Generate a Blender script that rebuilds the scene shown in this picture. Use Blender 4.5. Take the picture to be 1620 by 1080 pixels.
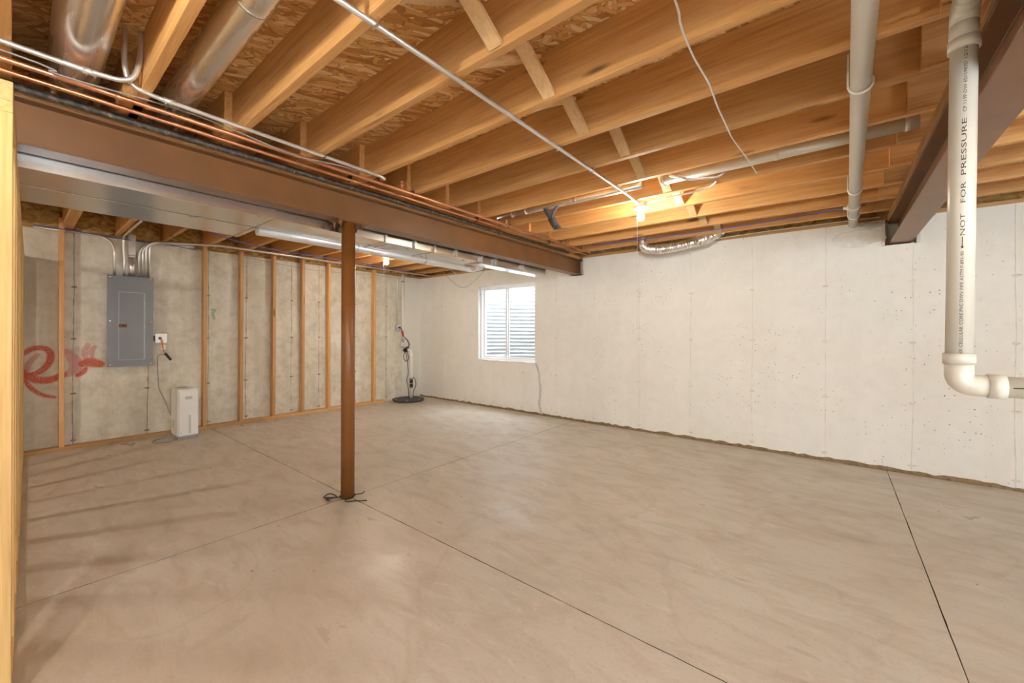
import bpy, bmesh, math, random
from mathutils import Vector, Matrix
random.seed(7)
PI = math.pi
for o in list(bpy.data.objects):
    bpy.data.objects.remove(o, do_unlink=True)
S = bpy.context.scene
COL = S.collection

# ------------------------------------------------------------------ camera
cam_d = bpy.data.cameras.new('camera'); cam = bpy.data.objects.new('camera', cam_d); COL.objects.link(cam)
cam_d.sensor_fit = 'HORIZONTAL'; cam_d.sensor_width = 36.0
cam_d.lens = 634.0 / 1620.0 * 36.0
cam_d.shift_y = -13.9 / 1620.0
cam_d.clip_start = 0.02
cam.matrix_world = (Matrix.Translation((0, 0, 1.232)) @ Matrix.Rotation(math.radians(38.79), 4, 'Z')
                    @ Matrix.Rotation(math.radians(90), 4, 'X') @ Matrix.Rotation(math.radians(0.204), 4, 'Z'))
S.camera = cam
# ------------------------------------------------------------------ world, exposure
SKY_STRENGTH = 20.0
BULB_W = 46.0
S.view_settings.view_transform = 'Standard'
S.view_settings.look = 'None'
S.view_settings.gamma = 1.0
S.view_settings.use_curve_mapping = False
S.view_settings.exposure = 0.42
W = bpy.data.worlds.new('world'); S.world = W; W.use_nodes = True
bg = W.node_tree.nodes['Background']
bg.inputs['Color'].default_value = (0.80, 0.91, 1.0, 1)
bg.inputs['Strength'].default_value = SKY_STRENGTH

# ------------------------------------------------------------------ material helpers
class NT:
    def __init__(s, name):
        s.m = bpy.data.materials.new(name); s.m.use_nodes = True
        s.t = s.m.node_tree; s.n = s.t.nodes; s.b = s.n['Principled BSDF']
    def node(s, kind, **kw):
        nd = s.n.new(kind)
        for k, v in kw.items():
            if k.startswith('i_'): nd.inputs[k[2:].replace('_', ' ')].default_value = v
            else: setattr(nd, k, v)
        return nd
    def link(s, a, b): s.t.links.new(a, b)
    def coords(s, scale=(1, 1, 1), rand=0.0, rot=(0, 0, 0)):
        tc = s.node('ShaderNodeTexCoord'); out = tc.outputs['Object']
        if rand:
            oi = s.node('ShaderNodeObjectInfo')
            mu = s.node('ShaderNodeVectorMath', operation='SCALE'); mu.inputs[0].default_value = (rand, rand * .37, rand * .73)
            s.link(oi.outputs['Random'], mu.inputs['Scale'])
            ad = s.node('ShaderNodeVectorMath', operation='ADD'); s.link(out, ad.inputs[0]); s.link(mu.outputs[0], ad.inputs[1]); out = ad.outputs[0]
        mp = s.node('ShaderNodeMapping'); mp.inputs['Scale'].default_value = scale; mp.inputs['Rotation'].default_value = rot
        s.link(out, mp.inputs['Vector']); return mp.outputs[0]
    def noise(s, vec, scale, detail=4, rough=.55, dist=0.0):
        nd = s.node('ShaderNodeTexNoise'); nd.inputs['Scale'].default_value = scale; nd.inputs['Detail'].default_value = detail
        nd.inputs['Roughness'].default_value = rough; nd.inputs['Distortion'].default_value = dist
        s.link(vec, nd.inputs['Vector']); return nd.outputs['Fac']
    def voro(s, vec, scale, feature='F1'):
        nd = s.node('ShaderNodeTexVoronoi', feature=feature); nd.inputs['Scale'].default_value = scale
        s.link(vec, nd.inputs['Vector']); return nd
    def ramp(s, fac, stops):
        r = s.node('ShaderNodeValToRGB'); e = r.color_ramp.elements
        while len(e) < len(stops): e.new(.5)
        for i, (p, c) in enumerate(stops):
            e[i].position = p
            c = (c, c, c) if isinstance(c, (int, float)) else c
            e[i].color = (c[0], c[1], c[2], 1)
        s.link(fac, r.inputs['Fac']); return r.outputs['Color']
    def mix(s, fac, a, b, mode='MIX'):
        nd = s.node('ShaderNodeMix', data_type='RGBA', blend_type=mode)
        for sock, v in ((nd.inputs[0], fac), (nd.inputs[6], a), (nd.inputs[7], b)):
            if isinstance(v, (int, float)): sock.default_value = v
            elif isinstance(v, tuple): sock.default_value = (v[0], v[1], v[2], 1)
            else: s.link(v, sock)
        return nd.outputs[2]
    def math(s, op, a, b=0.0):
        nd = s.node('ShaderNodeMath', operation=op)
        for sock, v in ((nd.inputs[0], a), (nd.inputs[1], b)):
            if isinstance(v, (int, float)): sock.default_value = v
            else: s.link(v, sock)
        return nd.outputs[0]
    def bump(s, h, strength=.3, dist=.01):
        nd = s.node('ShaderNodeBump'); nd.inputs['Strength'].default_value = strength; nd.inputs['Distance'].default_value = dist
        s.link(h, nd.inputs['Height']); s.link(nd.outputs[0], s.b.inputs['Normal'])
    def set(s, **kw):
        for k, v in kw.items():
            sock = s.b.inputs[k.replace('_', ' ')]
            if isinstance(v, (int, float)): sock.default_value = v
            elif isinstance(v, tuple): sock.default_value = (v[0], v[1], v[2], 1)
            else: s.link(v, sock)
        return s

M = {}
def plain(name, col, rough=.5, metal=0.0, var=.08, scale=14, bump=0.0):
    t = NT(name); v = t.coords(rand=3.0); n = t.noise(v, scale, 5)
    c = t.mix(t.ramp(n, [(.3, 0.0), (.7, 1.0)]), tuple(x * (1 - var) for x in col), tuple(min(1, x * (1 + var)) for x in col))
    t.set(Base_Color=c, Roughness=rough, Metallic=metal)
    if bump: t.bump(n, bump, .004)
    M[name] = t.m; return t.m

def wood(name, light, mid, dark, axis, rand=31.0, knots=True, rough=.62):
    t = NT(name)
    sc = [9.0, 9.0, 9.0]; sc[axis] = .55
    v = t.coords(tuple(sc), rand)
    warp = t.noise(v, 1.0, 3, .5, .6)
    grain = t.noise(v, 2.6, 6, .62, 1.1)
    c = t.ramp(grain, [(.28, dark), (.5, mid), (.72, light)])
    sc2 = [70.0, 70.0, 70.0]; sc2[axis] = 2.0
    fine = t.noise(t.coords(tuple(sc2), rand), 1.5, 3)
    c = t.mix(.35, c, t.ramp(fine, [(.3, dark), (.65, light)]))
    c = t.mix(t.ramp(warp, [(.35, 0.0), (.7, .45)]), c, mid)
    if knots:
        sk = [7.0, 7.0, 7.0]; sk[axis] = 1.5
        vk = t.voro(t.coords(tuple(sk), rand), 1.0)
        k = t.ramp(vk.outputs['Distance'], [(.06, 1.0), (.13, 0.0)])
        c = t.mix(t.math('MULTIPLY', k, .85), c, tuple(x * .22 for x in mid))
    oi = t.node('ShaderNodeObjectInfo')
    hv = t.node('ShaderNodeHueSaturation'); t.link(c, hv.inputs['Color'])
    t.link(t.math('MULTIPLY_ADD', oi.outputs['Random'], .34), hv.inputs['Value'])
    hv.inputs['Value'].links[0].from_node.inputs[2].default_value = .83
    t.set(Base_Color=hv.outputs[0], Roughness=rough); t.bump(fine, .12, .002)
    M[name] = t.m; return t.m

wood('joist_wood', (.80, .47, .185), (.66, .345, .115), (.45, .20, .055), 0)
wood('bridging_wood', (.85, .60, .33), (.76, .49, .24), (.58, .34, .15), 1)
wood('plate_wood_y', (.70, .42, .17), (.60, .33, .12), (.38, .18, .05), 1)
wood('plate_wood_x', (.70, .42, .17), (.60, .33, .12), (.38, .18, .05), 0)
wood('stud_wood', (.76, .46, .20), (.66, .36, .14), (.45, .22, .075), 2)
wood('pale_stud_wood', (.72, .50, .21), (.62, .39, .14), (.42, .22, .06), 2)
wood('pale_plate_wood', (.72, .50, .21), (.62, .39, .14), (.42, .22, .06), 0)

# oriented strand board
t = NT('strand_board')
layers = []
for i, (rz, sx, sy) in enumerate(((.35, 9, 52), (1.25, 9, 48), (-.55, 10, 56), (2.1, 8, 46))):
    base = t.coords((1, 1, 1), 0, (0, 0, rz))
    wn = t.node('ShaderNodeTexNoise'); wn.inputs['Scale'].default_value = 7; t.link(base, wn.inputs['Vector'])
    wv = t.node('ShaderNodeVectorMath', operation='SCALE'); t.link(wn.outputs['Color'], wv.inputs[0]); wv.inputs['Scale'].default_value = .045
    ad = t.node('ShaderNodeVectorMath', operation='ADD'); t.link(base, ad.inputs[0]); t.link(wv.outputs[0], ad.inputs[1])
    mp = t.node('ShaderNodeMapping'); mp.inputs['Scale'].default_value = (sx, sy, 1); t.link(ad.outputs[0], mp.inputs['Vector'])
    vn = t.voro(mp.outputs[0], 1.0); sep = t.node('ShaderNodeSeparateColor'); t.link(vn.outputs['Color'], sep.inputs[0])
    edge = t.voro(mp.outputs[0], 1.0, 'DISTANCE_TO_EDGE')
    layers.append((sep, edge.outputs['Distance']))
stops = [(0.0, (.46, .20, .055)), (.25, (.66, .345, .11)), (.6, (.77, .45, .165)), (.85, (.87, .57, .26)), (1.0, (.94, .71, .40))]
c = t.ramp(layers[0][0].outputs[0], stops); h = layers[0][0].outputs[1]
for sep, ed in layers[1:]:
    msk = t.math('GREATER_THAN', sep.outputs[2], .52)
    c = t.mix(msk, c, t.ramp(sep.outputs[0], stops)); h = t.mix(msk, h, sep.outputs[1])
    sh = t.math('MULTIPLY', msk, t.math('LESS_THAN', ed, .045))
    c = t.mix(t.math('MULTIPLY', sh, .5), c, (.20, .08, .02))
t.set(Base_Color=c, Roughness=.65); t.bump(h, .35, .004); M['osb'] = t.m

def concrete_wall(name, base, light, dark, pit_amount, stain, streak):
    t = NT(name); v = t.coords()
    n1 = t.noise(v, 1.3, 6, .6); n2 = t.noise(v, 9, 6, .65); vs = t.coords((2.2, 2.2, .22)); n3 = t.noise(vs, 1.6, 5, .6)
    c = t.mix(t.ramp(n1, [(.35, 0.0), (.68, 1.0)]), base, light)
    c = t.mix(t.math('MULTIPLY', t.ramp(n2, [(.42, 0.0), (.72, 1.0)]), stain), c, dark)
    c = t.mix(t.math('MULTIPLY', t.ramp(n3, [(.48, 0.0), (.7, 1.0)]), streak), c, dark)
    h = n2
    for sc, thr, sz in ((17, .80, .20), (34, .72, .24)):
        vv = t.voro(v, sc); sp = t.node('ShaderNodeSeparateColor'); t.link(vv.outputs['Color'], sp.inputs[0])
        clus = t.ramp(t.noise(v, 1.7, 2), [(.42, 0.0), (.62, 1.0)])
        pit = t.math('MULTIPLY', t.math('GREATER_THAN', sp.outputs[0], thr), t.math('LESS_THAN', vv.outputs['Distance'], t.math('MULTIPLY', sp.outputs[1], sz)))
        pit = t.math('MULTIPLY', pit, clus)
        c = t.mix(t.math('MULTIPLY', pit, pit_amount), c, tuple(x * .22 for x in dark))
        h = t.mix(pit, h, (0, 0, 0))
    t.set(Base_Color=c, Roughness=.85); t.bump(h, .25, .008)
    return t, c
t, c = concrete_wall('white_painted_concrete', (.84, .825, .765), (.88, .865, .81), (.72, .695, .625), .85, .28, .22); M['white_wall'] = t.m
t, c = concrete_wall('bare_concrete', (.70, .64, .525), (.82, .775, .67), (.50, .43, .31), .95, .7, .55)
# the corner end of this wall is coated white like the next wall
tc = t.node('ShaderNodeTexCoord'); sx = t.node('ShaderNodeSeparateXYZ'); t.link(tc.outputs['Object'], sx.inputs[0])
edge = t.math('ADD', sx.outputs[1], t.math('MULTIPLY', t.noise(t.coords((1, 1, 1)), 6, 3), .02))
c = t.mix(t.math('GREATER_THAN', edge, 4.56), c, (.79, .765, .70))
grit = t.ramp(t.noise(t.coords(), 70, 5, .7), [(.32, .55), (.56, 1.0)])
for nm, colr in (('red_paint', (.58, .07, .018)), ('pink_paint', (.55, .10, .085)), ('green_paint', (.05, .27, .10))):
    at = t.node('ShaderNodeAttribute', attribute_name=nm); c = t.mix(t.math('MULTIPLY', at.outputs['Fac'], grit), c, colr)
t.set(Base_Color=c); M['grey_wall'] = t.m

# floor
t = NT('floor_concrete'); v = t.coords()
n1 = t.noise(v, .9, 5, .55, .4); n2 = t.noise(t.coords((1, 2.6, 1), 0, (0, 0, .5)), 3.2, 7, .62, .8); n3 = t.noise(v, 60, 3)
n4 = t.noise(v, .55, 4, .5, 1.2)
c = t.mix(t.ramp(n1, [(.3, 0.0), (.7, 1.0)]), (.545, .49, .415), (.635, .585, .51))
c = t.mix(t.math('MULTIPLY', t.ramp(n2, [(.46, 0.0), (.70, 1.0)]), .55), c, (.44, .365, .28))
c = t.mix(t.math('MULTIPLY', t.ramp(n3, [(.3, 1.0), (.45, 0.0)]), .25), c, (.36, .28, .20))
vv = t.voro(v, 9); sp = t.node('ShaderNodeSeparateColor'); t.link(vv.outputs['Color'], sp.inputs[0])
dot = t.math('MULTIPLY', t.math('GREATER_THAN', sp.outputs[0], .86), t.math('LESS_THAN', vv.outputs['Distance'], t.math('MULTIPLY', sp.outputs[1], .075)))
c = t.mix(t.math('MULTIPLY', dot, .75), c, (.10, .07, .05))
n5 = t.noise(t.coords((1, 3.2, 1), 0, (0, 0, -.35)), 5.5, 8, .7, 1.6); n6 = t.noise(v, .45, 3, .5, .3)
c = t.mix(t.math('MULTIPLY', t.ramp(n5, [(.56, 0.0), (.72, 1.0)]), .55), c, (.74, .69, .62))
c = t.mix(t.math('MULTIPLY', t.ramp(n6, [(.5, 0.0), (.68, 1.0)]), .45), c, (.45, .36, .26))
ridge = t.ramp(t.math('ABSOLUTE', t.math('SUBTRACT', n4, .5)), [(0.0, 1.0), (.012, 0.0)])
c = t.mix(t.math('MULTIPLY', ridge, .18), c, (.33, .25, .17))
step = t.ramp(n4, [(.44, 0.0), (.56, 1.0)])
rg = t.math('MULTIPLY_ADD', t.ramp(n2, [(.35, 0.0), (.7, 1.0)]), .26)
rg.node.inputs[2].default_value = .36
rg = t.math('ADD', rg, t.math('MULTIPLY', step, -.09))
t.set(Base_Color=c, Roughness=rg)
t.b.inputs['Specular IOR Level'].default_value = .5
hh = t.math('ADD', t.math('MULTIPLY', n2, .35), t.math('MULTIPLY', step, .3)); t.bump(hh, .25, .008); M['floor'] = t.m

plain('groove', (.11, .08, .05), .95)
plain('dirt_gap', (.28, .19, .10), .95, 0, .35, 30)
plain('steel_paint', (.205, .090, .031), .38, 0, .12, 5, .05)
plain('column_paint', (.225, .080, .018), .36, 0, .15, 6)
plain('rusty_steel', (.20, .085, .03), .6, .3, .3, 40)
plain('wire_dark', (.03, .018, .012), .6)
t = NT('galvanized'); v = t.coords(rand=5.0); vn = t.voro(v, 26); sp = t.node('ShaderNodeSeparateColor'); t.link(vn.outputs['Color'], sp.inputs[0])
n = t.noise(t.coords((1, 1, 1), 5.0), 3.0, 5)
t.set(Base_Color=t.mix(sp.outputs[0], (.68, .67, .645), (.80, .79, .77)), Metallic=.92, Roughness=t.ramp(n, [(.3, .24), (.7, .42)])); M['galv'] = t.m
plain('duct_sheet', (.70, .685, .655), .22, .96, .07, 2.2)
t = NT('bright_duct'); v = t.coords((.6, 4, 4), 5.0); n = t.noise(v, 3, 4)
t.set(Base_Color=(.84, .82, .79), Metallic=.9, Roughness=t.ramp(n, [(.3, .16), (.7, .36)])); M['bright_duct'] = t.m
plain('emt', (.78, .78, .77), .33, .75, .05, 8)
plain('copper', (.72, .33, .17), .32, .85, .18, 6)
t = NT('black_iron'); v = t.coords(rand=2.0); n = t.noise(v, 38, 4, .7)
t.set(Base_Color=t.ramp(n, [(.4, (.045, .04, .035)), (.58, (.12, .105, .09)), (.72, (.42, .36, .28))]), Roughness=.55, Metallic=.3); M['iron'] = t.m
plain('pvc', (.67, .64, .56), .30, 0, .03, 4)
plain('white_pvc', (.93, .925, .90), .32, 0, .03, 4)
plain('print_ink', (.05, .045, .04), .7)
plain('panel_grey', (.235, .235, .245), .45, .15, .05, 3)
plain('panel_edge', (.38, .39, .42), .4, .3, .05, 3)
plain('chrome', (.82, .82, .82), .22, 1.0, .04)
plain('plastic_white', (.86, .85, .82), .35, 0, .02, 3)
plain('plastic_painted_shade', (.60, .595, .58), .4, 0, .03)  # white plastic greyed to paint in the shadow of groove and handle recess
plain('plastic_grey', (.34, .34, .36), .45, 0, .05)
plain('black_plastic', (.02, .02, .022), .45)
plain('orange_plastic', (.75, .17, .03), .45)
plain('red_plastic', (.62, .045, .02), .45)
plain('blue_wire', (.06, .12, .52), .45)
plain('white_wire', (.78, .77, .74), .45)
plain('grey_wire', (.35, .35, .36), .5)
plain('tape', (.085, .088, .10), .35, .2)
plain('vinyl', (.88, .89, .90), .35, 0, .02, 3)
plain('porcelain', (.88, .86, .80), .3)
plain('mortar', (.72, .69, .63), .95, 0, .1, 30, .5)
plain('grey_patch', (.60, .59, .565), .95, 0, .12, 30, .5)
plain('gravel', (.45, .42, .38), .95, 0, .3, 40, .6)
plain('well_steel', (.50, .52, .53), .45, .25, .06, 5)
plain('lid', (.075, .075, .08), .7, 0, .45, 26, .6)
t = NT('insulation'); v = t.coords((1, 1, 1.6), 4.0); n = t.noise(v, 9, 6, .65, 1.4)
t.set(Base_Color=t.ramp(n, [(.32, (.25, .125, .03)), (.5, (.52, .33, .11)), (.7, (.70, .50, .22))]), Roughness=.95); t.bump(n, .8, .03); M['insulation'] = t.m

# window glass: clear sheet with a faint reflection
t = NT('window_glass'); tr = t.node('ShaderNodeBsdfTransparent'); gl = t.node('ShaderNodeBsdfGlossy'); gl.inputs['Roughness'].default_value = .02
mx = t.node('ShaderNodeMixShader'); mx.inputs[0].default_value = .06
t.link(tr.outputs[0], mx.inputs[1]); t.link(gl.outputs[0], mx.inputs[2]); t.link(mx.outputs[0], t.n['Material Output'].inputs['Surface']); M['glass'] = t.m
# bulb glow
R_BULB = .030
for nm, wt in (('bulb', BULB_W), ('dim_bulb', BULB_W * .5), ('mid_bulb', BULB_W * .75)):
    t = NT(nm + '_glow'); t.set(Base_Color=(1, .95, .85), Roughness=.4)
    t.b.inputs['Emission Color'].default_value = (1.0, .945, .81, 1)
    t.b.inputs['Emission Strength'].default_value = wt / (PI * 4 * PI * R_BULB ** 2); M[nm] = t.m
# ------------------------------------------------------------------ mesh helpers
class MB:
    def __init__(s): s.v = []; s.f = []; s.uv = None
    def add(s, vs, fs):
        o = len(s.v); s.v += [tuple(p) for p in vs]; s.f += [tuple(i + o for i in f) for f in fs]; return s
    def box(s, x0, y0, z0, x1, y1, z1):
        x0, x1 = sorted((x0, x1)); y0, y1 = sorted((y0, y1)); z0, z1 = sorted((z0, z1))
        return s.add([(x0, y0, z0), (x1, y0, z0), (x1, y1, z0), (x0, y1, z0), (x0, y0, z1), (x1, y0, z1), (x1, y1, z1), (x0, y1, z1)],
                     [(0, 3, 2, 1), (4, 5, 6, 7), (0, 1, 5, 4), (1, 2, 6, 5), (2, 3, 7, 6), (3, 0, 4, 7)])
    def bar(s, p0, p1, w, h, up=(0, 0, 1)):
        p0, p1 = Vector(p0), Vector(p1); d = (p1 - p0).normalized(); u = Vector(up); sd = d.cross(u).normalized(); u = sd.cross(d).normalized()
        vs = [p + sd * a * w / 2 + u * b * h / 2 for p in (p0, p1) for a, b in ((-1, -1), (1, -1), (1, 1), (-1, 1))]
        return s.add(vs, [(0, 1, 2, 3), (7, 6, 5, 4), (0, 4, 5, 1), (1, 5, 6, 2), (2, 6, 7, 3), (3, 7, 4, 0)])
    def tube(s, pts, r, n=10, caps=True):
        pts = [Vector(p) for p in pts]; rs = r if isinstance(r, (list, tuple)) else [r] * len(pts)
        tang = []
        for i in range(len(pts)):
            a = pts[max(i - 1, 0)]; b = pts[min(i + 1, len(pts) - 1)]; tang.append((b - a).normalized())
        ref = Vector((0, 0, 1)) if abs(tang[0].z) < .9 else Vector((1, 0, 0))
        nx = tang[0].cross(ref).normalized(); vs = []; fs = []
        for i, p in enumerate(pts):
            nx = (nx - tang[i] * nx.dot(tang[i])).normalized(); ny = tang[i].cross(nx)
            vs += [p + (nx * math.cos(2 * PI * k / n) + ny * math.sin(2 * PI * k / n)) * rs[i] for k in range(n)]
        for i in range(len(pts) - 1):
            for k in range(n):
                a = i * n + k; b = i * n + (k + 1) % n; fs.append((a, b, b + n, a + n))
        if caps: fs += [tuple(reversed(range(n))), tuple(range(len(vs) - n, len(vs)))]
        return s.add(vs, fs)
    def lathe(s, c, prof, n=24, axis='Z'):
        vs = []; fs = []
        for r, h in prof:
            for k in range(n):
                a = 2 * PI * k / n; x, y = r * math.cos(a), r * math.sin(a)
                p = (x, y, h) if axis == 'Z' else ((h, x, y) if axis == 'X' else (y, h, x))
                vs.append((c[0] + p[0], c[1] + p[1], c[2] + p[2]))
        for i in range(len(prof) - 1):
            for k in range(n):
                a = i * n + k; b = i * n + (k + 1) % n; fs.append((a, b, b + n, a + n))
        fs += [tuple(reversed(range(n))), tuple(range(len(vs) - n, len(vs)))]
        return s.add(vs, fs)
    def prism(s, poly, z0, z1):
        n = len(poly); vs = [(x, y, z0) for x, y in poly] + [(x, y, z1) for x, y in poly]
        return s.add(vs, [tuple(reversed(range(n))), tuple(range(n, 2 * n))] + [(i, (i + 1) % n, n + (i + 1) % n, n + i) for i in range(n)])
    def mesh(s, name, mat, smooth=False):
        me = bpy.data.meshes.new(name); me.from_pydata(s.v, [], s.f); me.update()
        bm = bmesh.new(); bm.from_mesh(me); bmesh.ops.recalc_face_normals(bm, faces=bm.faces); bm.to_mesh(me); bm.free()
        if smooth:
            for p in me.polygons: p.use_smooth = len(p.vertices) <= 4
        if mat: me.materials.append(M[mat])
        return me
    def build(s, name, mat, parent=None, smooth=False, bevel=0.0, seg=2):
        o = bpy.data.objects.new(name, s.mesh(name, mat, smooth)); COL.objects.link(o)
        if parent: attach(o, parent)
        if bevel:
            b = o.modifiers.new('bevel', 'BEVEL'); b.width = bevel; b.segments = seg; b.limit_method = 'ANGLE'; b.angle_limit = math.radians(40)
        return o
def attach(o, parent):
    o.parent = parent; o.matrix_parent_inverse = Matrix.Translation(-Vector(parent.location))
def thing(name, label, cat, loc=(0, 0, 0), group=None):
    e = bpy.data.objects.new(name, None); e.location = loc; e.empty_display_size = .05; COL.objects.link(e); return tag(e, label, cat, group)
def tag(o, label, cat, group=None):
    o['label'] = label; o['category'] = cat
    if group: o['group'] = group
    return o
def structure(o, label=None, cat=None):
    o['kind'] = 'structure'
    if label: o['label'] = label
    if cat: o['category'] = cat
    return o
def share(me, name, parent, loc=(0, 0, 0), rot=None):
    o = bpy.data.objects.new(name, me); COL.objects.link(o); o.parent = parent
    o.location = Vector(loc) - Vector(parent.location)
    if rot: o.rotation_euler = rot
    return o
def bend(pts, rad, n=6):
    """polyline with rounded corners"""
    pts = [Vector(p) for p in pts]; out = [pts[0]]
    for i in range(1, len(pts) - 1):
        a, b, c = pts[i - 1], pts[i], pts[i + 1]; d1 = (a - b).normalized(); d2 = (c - b).normalized()
        r = min(rad, (a - b).length * .49, (c - b).length * .49)
        p0, p1 = b + d1 * r, b + d2 * r
        for k in range(n + 1):
            q = k / n; out.append(p0 * (1 - q) ** 2 + b * 2 * q * (1 - q) + p1 * q * q)
    out.append(pts[-1]); return out
def spline(pts, n=6):
    pts = [Vector(p) for p in pts]; P = [pts[0]] + pts + [pts[-1]]; out = []
    for i in range(1, len(P) - 2):
        for k in range(n):
            q = k / n; a, b, c, d = P[i - 1], P[i], P[i + 1], P[i + 2]
            out.append(.5 * (2 * b + (c - a) * q + (2 * a - 5 * b + 4 * c - d) * q * q + (3 * b - a - 3 * c + d) * q ** 3))
    out.append(pts[-1]); return out

# ------------------------------------------------------------------ dimensions of the place
XL, XR, YB, YF = -6.285, 4.2, 4.96, -3.2       # inner faces of left, right, back, front walls
ZW, ZJ, ZO = 2.27, 2.308, 2.543                # wall top, joist underside, subfloor underside
# ------------------------------------------------------------------ floor
fl = MB().box(XL - .25, YF - .25, -.20, XR + .25, YB + .25, -.014).build('floor', 'groove')
structure(fl)
def jitter_edge(a, b, n, amt):
    a, b = Vector(a), Vector(b); d = (b - a); nn = Vector((-d.y, d.x)).normalized()
    return [tuple(a + d * (k / n) + nn * (random.uniform(-amt, amt) if k else 0)) for k in range(n)]
xs = [XL + .012, -2.83, .375, XR - .01]; ys = [YF + .01, 1.58, YB - .022]
for i in range(3):
    for j in range(2):
        g = .0023
        x0 = xs[i] + (g if i else 0); x1 = xs[i + 1] - (g if i < 2 else 0); y0 = ys[j] + (g if j else 0); y1 = ys[j + 1] - (g if j < 1 else 0)
        ea = .0012
        poly = jitter_edge((x0, y0), (x1, y0), 50, ea) + jitter_edge((x1, y0), (x1, y1), 40, ea) + jitter_edge((x1, y1), (x0, y1), 60, .006 if j else ea) + jitter_edge((x0, y1), (x0, y0), 40, ea)
        sl_ = MB().prism(poly, -.012, 0).build('slab', 'floor', fl); sl_.data.materials.append(M['groove'])
        for p in sl_.data.polygons: p.material_index = 1 if abs(p.normal.z) < .5 else 0
# ------------------------------------------------------------------ walls
def wall_boxes(mb, u0, u1, z0, z1, holes, put):
    us = sorted({u0, u1} | {h[0] for h in holes} | {h[1] for h in holes}); zs = sorted({z0, z1} | {h[2] for h in holes} | {h[3] for h in holes})
    for a, b in zip(us[:-1], us[1:]):
        for c, d in zip(zs[:-1], zs[1:]):
            m = ((a + b) / 2, (c + d) / 2)
            if not any(h[0] < m[0] < h[1] and h[2] < m[1] < h[3] for h in holes): put(mb, a, b, c, d)
W1 = (-4.72, -3.525, .775, 2.01); W2 = (2.35, 3.545, .775, 2.01)
pockets = [(-2.935, -2.725, 2.035, ZW), (.355, .565, 2.035, ZW)]
mb = MB()
wall_boxes(mb, XL - .25, XR + .25, -.18, ZW, [W1, W2] + pockets, lambda m, a, b, c, d: m.box(a, YB, c, b, YB + .12, d))
wall_boxes(mb, XL - .25, XR + .25, -.18, ZW, [W1, W2], lambda m, a, b, c, d: m.box(a, YB + .12, c, b, YB + .21, d))
wb = structure(mb.build('wall_back', 'white_wall'))
wl = structure(MB().box(XL - .21, YF - .25, -.18, XL, YB, ZW).build('wall_left', 'grey_wall'))
W3 = (-.9, .9, .85, 2.05); W4 = (1.2, 3.0, .85, 2.05)  # openings for the unseen windows added for daylight
mb = MB(); wall_boxes(mb, YF - .25, YB, -.18, ZW + .3, [W3], lambda m, a, b, c, d: m.box(XR, a, c, XR + .2, b, d))
wr = structure(mb.build('wall_right', 'white_wall'))
mb = MB(); wall_boxes(mb, XL, XR, -.18, ZW + .3, [W4], lambda m, a, b, c, d: m.box(a, YF - .2, c, b, YF, d))
wf = structure(mb.build('wall_front', 'white_wall'))
# vertical form seams with snapped ties, standing slightly proud of the concrete
def seam_mesh(z0, z1, ax, mat, name, seed, wide=.0035):
    rnd = random.Random(seed); mb = MB(); n = 34; L = []
    off = 0
    for k in range(n + 1):
        off = max(-.008, min(.008, off + rnd.uniform(-.003, .003))); z = z0 + (z1 - z0) * k / n; w = wide * rnd.uniform(.4, 1.5); d = rnd.uniform(.001, .0045)
        L.append((z, off, w, d))
    vs = []; fs = []
    for z, o, w, d in L:
        for u, q in ((o - w, -.001), (o, d), (o + w, -.001)):
            vs.append((u, -q, z) if ax == 'Y' else (q, u, z))
    for k in range(n):
        for e in (0, 1):
            a = k * 3 + e; fs.append((a, a + 1, a + 4, a + 3))
    mb.add(vs, fs); return mb.mesh(name, mat)
def tie_mesh(ax, mat, seed):
    rnd = random.Random(seed); mb = MB(); ring = []; n = 9
    for k in range(n):
        a = 2 * PI * k / n; r = rnd.uniform(.013, .022); ring.append((1.5 * r * math.cos(a), .65 * r * math.sin(a)))
    vs = [(u, z, -.001) for u, z in ring] + [(u * .55, z * .5, .006) for u, z in ring]
    fs = [(k, (k + 1) % n, n + (k + 1) % n, n + k) for k in range(n)] + [tuple(range(n, 2 * n))]
    vs = [((u, -q, z) if ax == 'Y' else (q, u, z)) for u, z, q in vs]
    return mb.add(vs, fs).mesh('tie_mark', mat)
plain('white_ridge', (.745, .715, .645), .9, 0, .12, 20)
plain('grey_ridge', (.34, .28, .20), .95, 0, .3, 24)
ties_w = [tie_mesh('Y', 'white_ridge', k) for k in range(4)]; ties_g = [tie_mesh('X', 'grey_ridge', k + 9) for k in range(4)]
for k, x in enumerate((-5.648, -5.03, -4.387, -3.771, -3.158, -2.549, -1.923, -1.304, -.684, -.07, .536, 1.122, 1.74, 2.36, 2.97, 3.6)):
    hit = [w for w in (W1, W2) if w[0] - .02 < x < w[1] + .02]
    top = .765 if hit else (2.0 if abs(x + 2.83) < .15 or abs(x - .46) < .15 else ZW)
    share(seam_mesh(.01, top, 'Y', 'white_ridge', 'form_seam', k), 'form_seam', wb, (x, YB, 0))
    for q, z in enumerate((.075, .62, 1.16, 1.70)):
        if z < top - .02: share(ties_w[(k + q) % 4], 'tie_mark', wb, (x, YB, z))
for k, y in enumerate((.40, .985, 1.57, 2.0, 2.59, 3.0, 3.6, 4.21)):
    share(seam_mesh(.01, ZW, 'X', 'grey_ridge', 'form_seam', 40 + k, .0045), 'form_seam', wl, (XL, y, 0))
    for q, z in enumerate((.075, .57, 1.15, 1.70)): share(ties_g[(k + q) % 4], 'tie_mark', wl, (XL, y, z))
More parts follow.
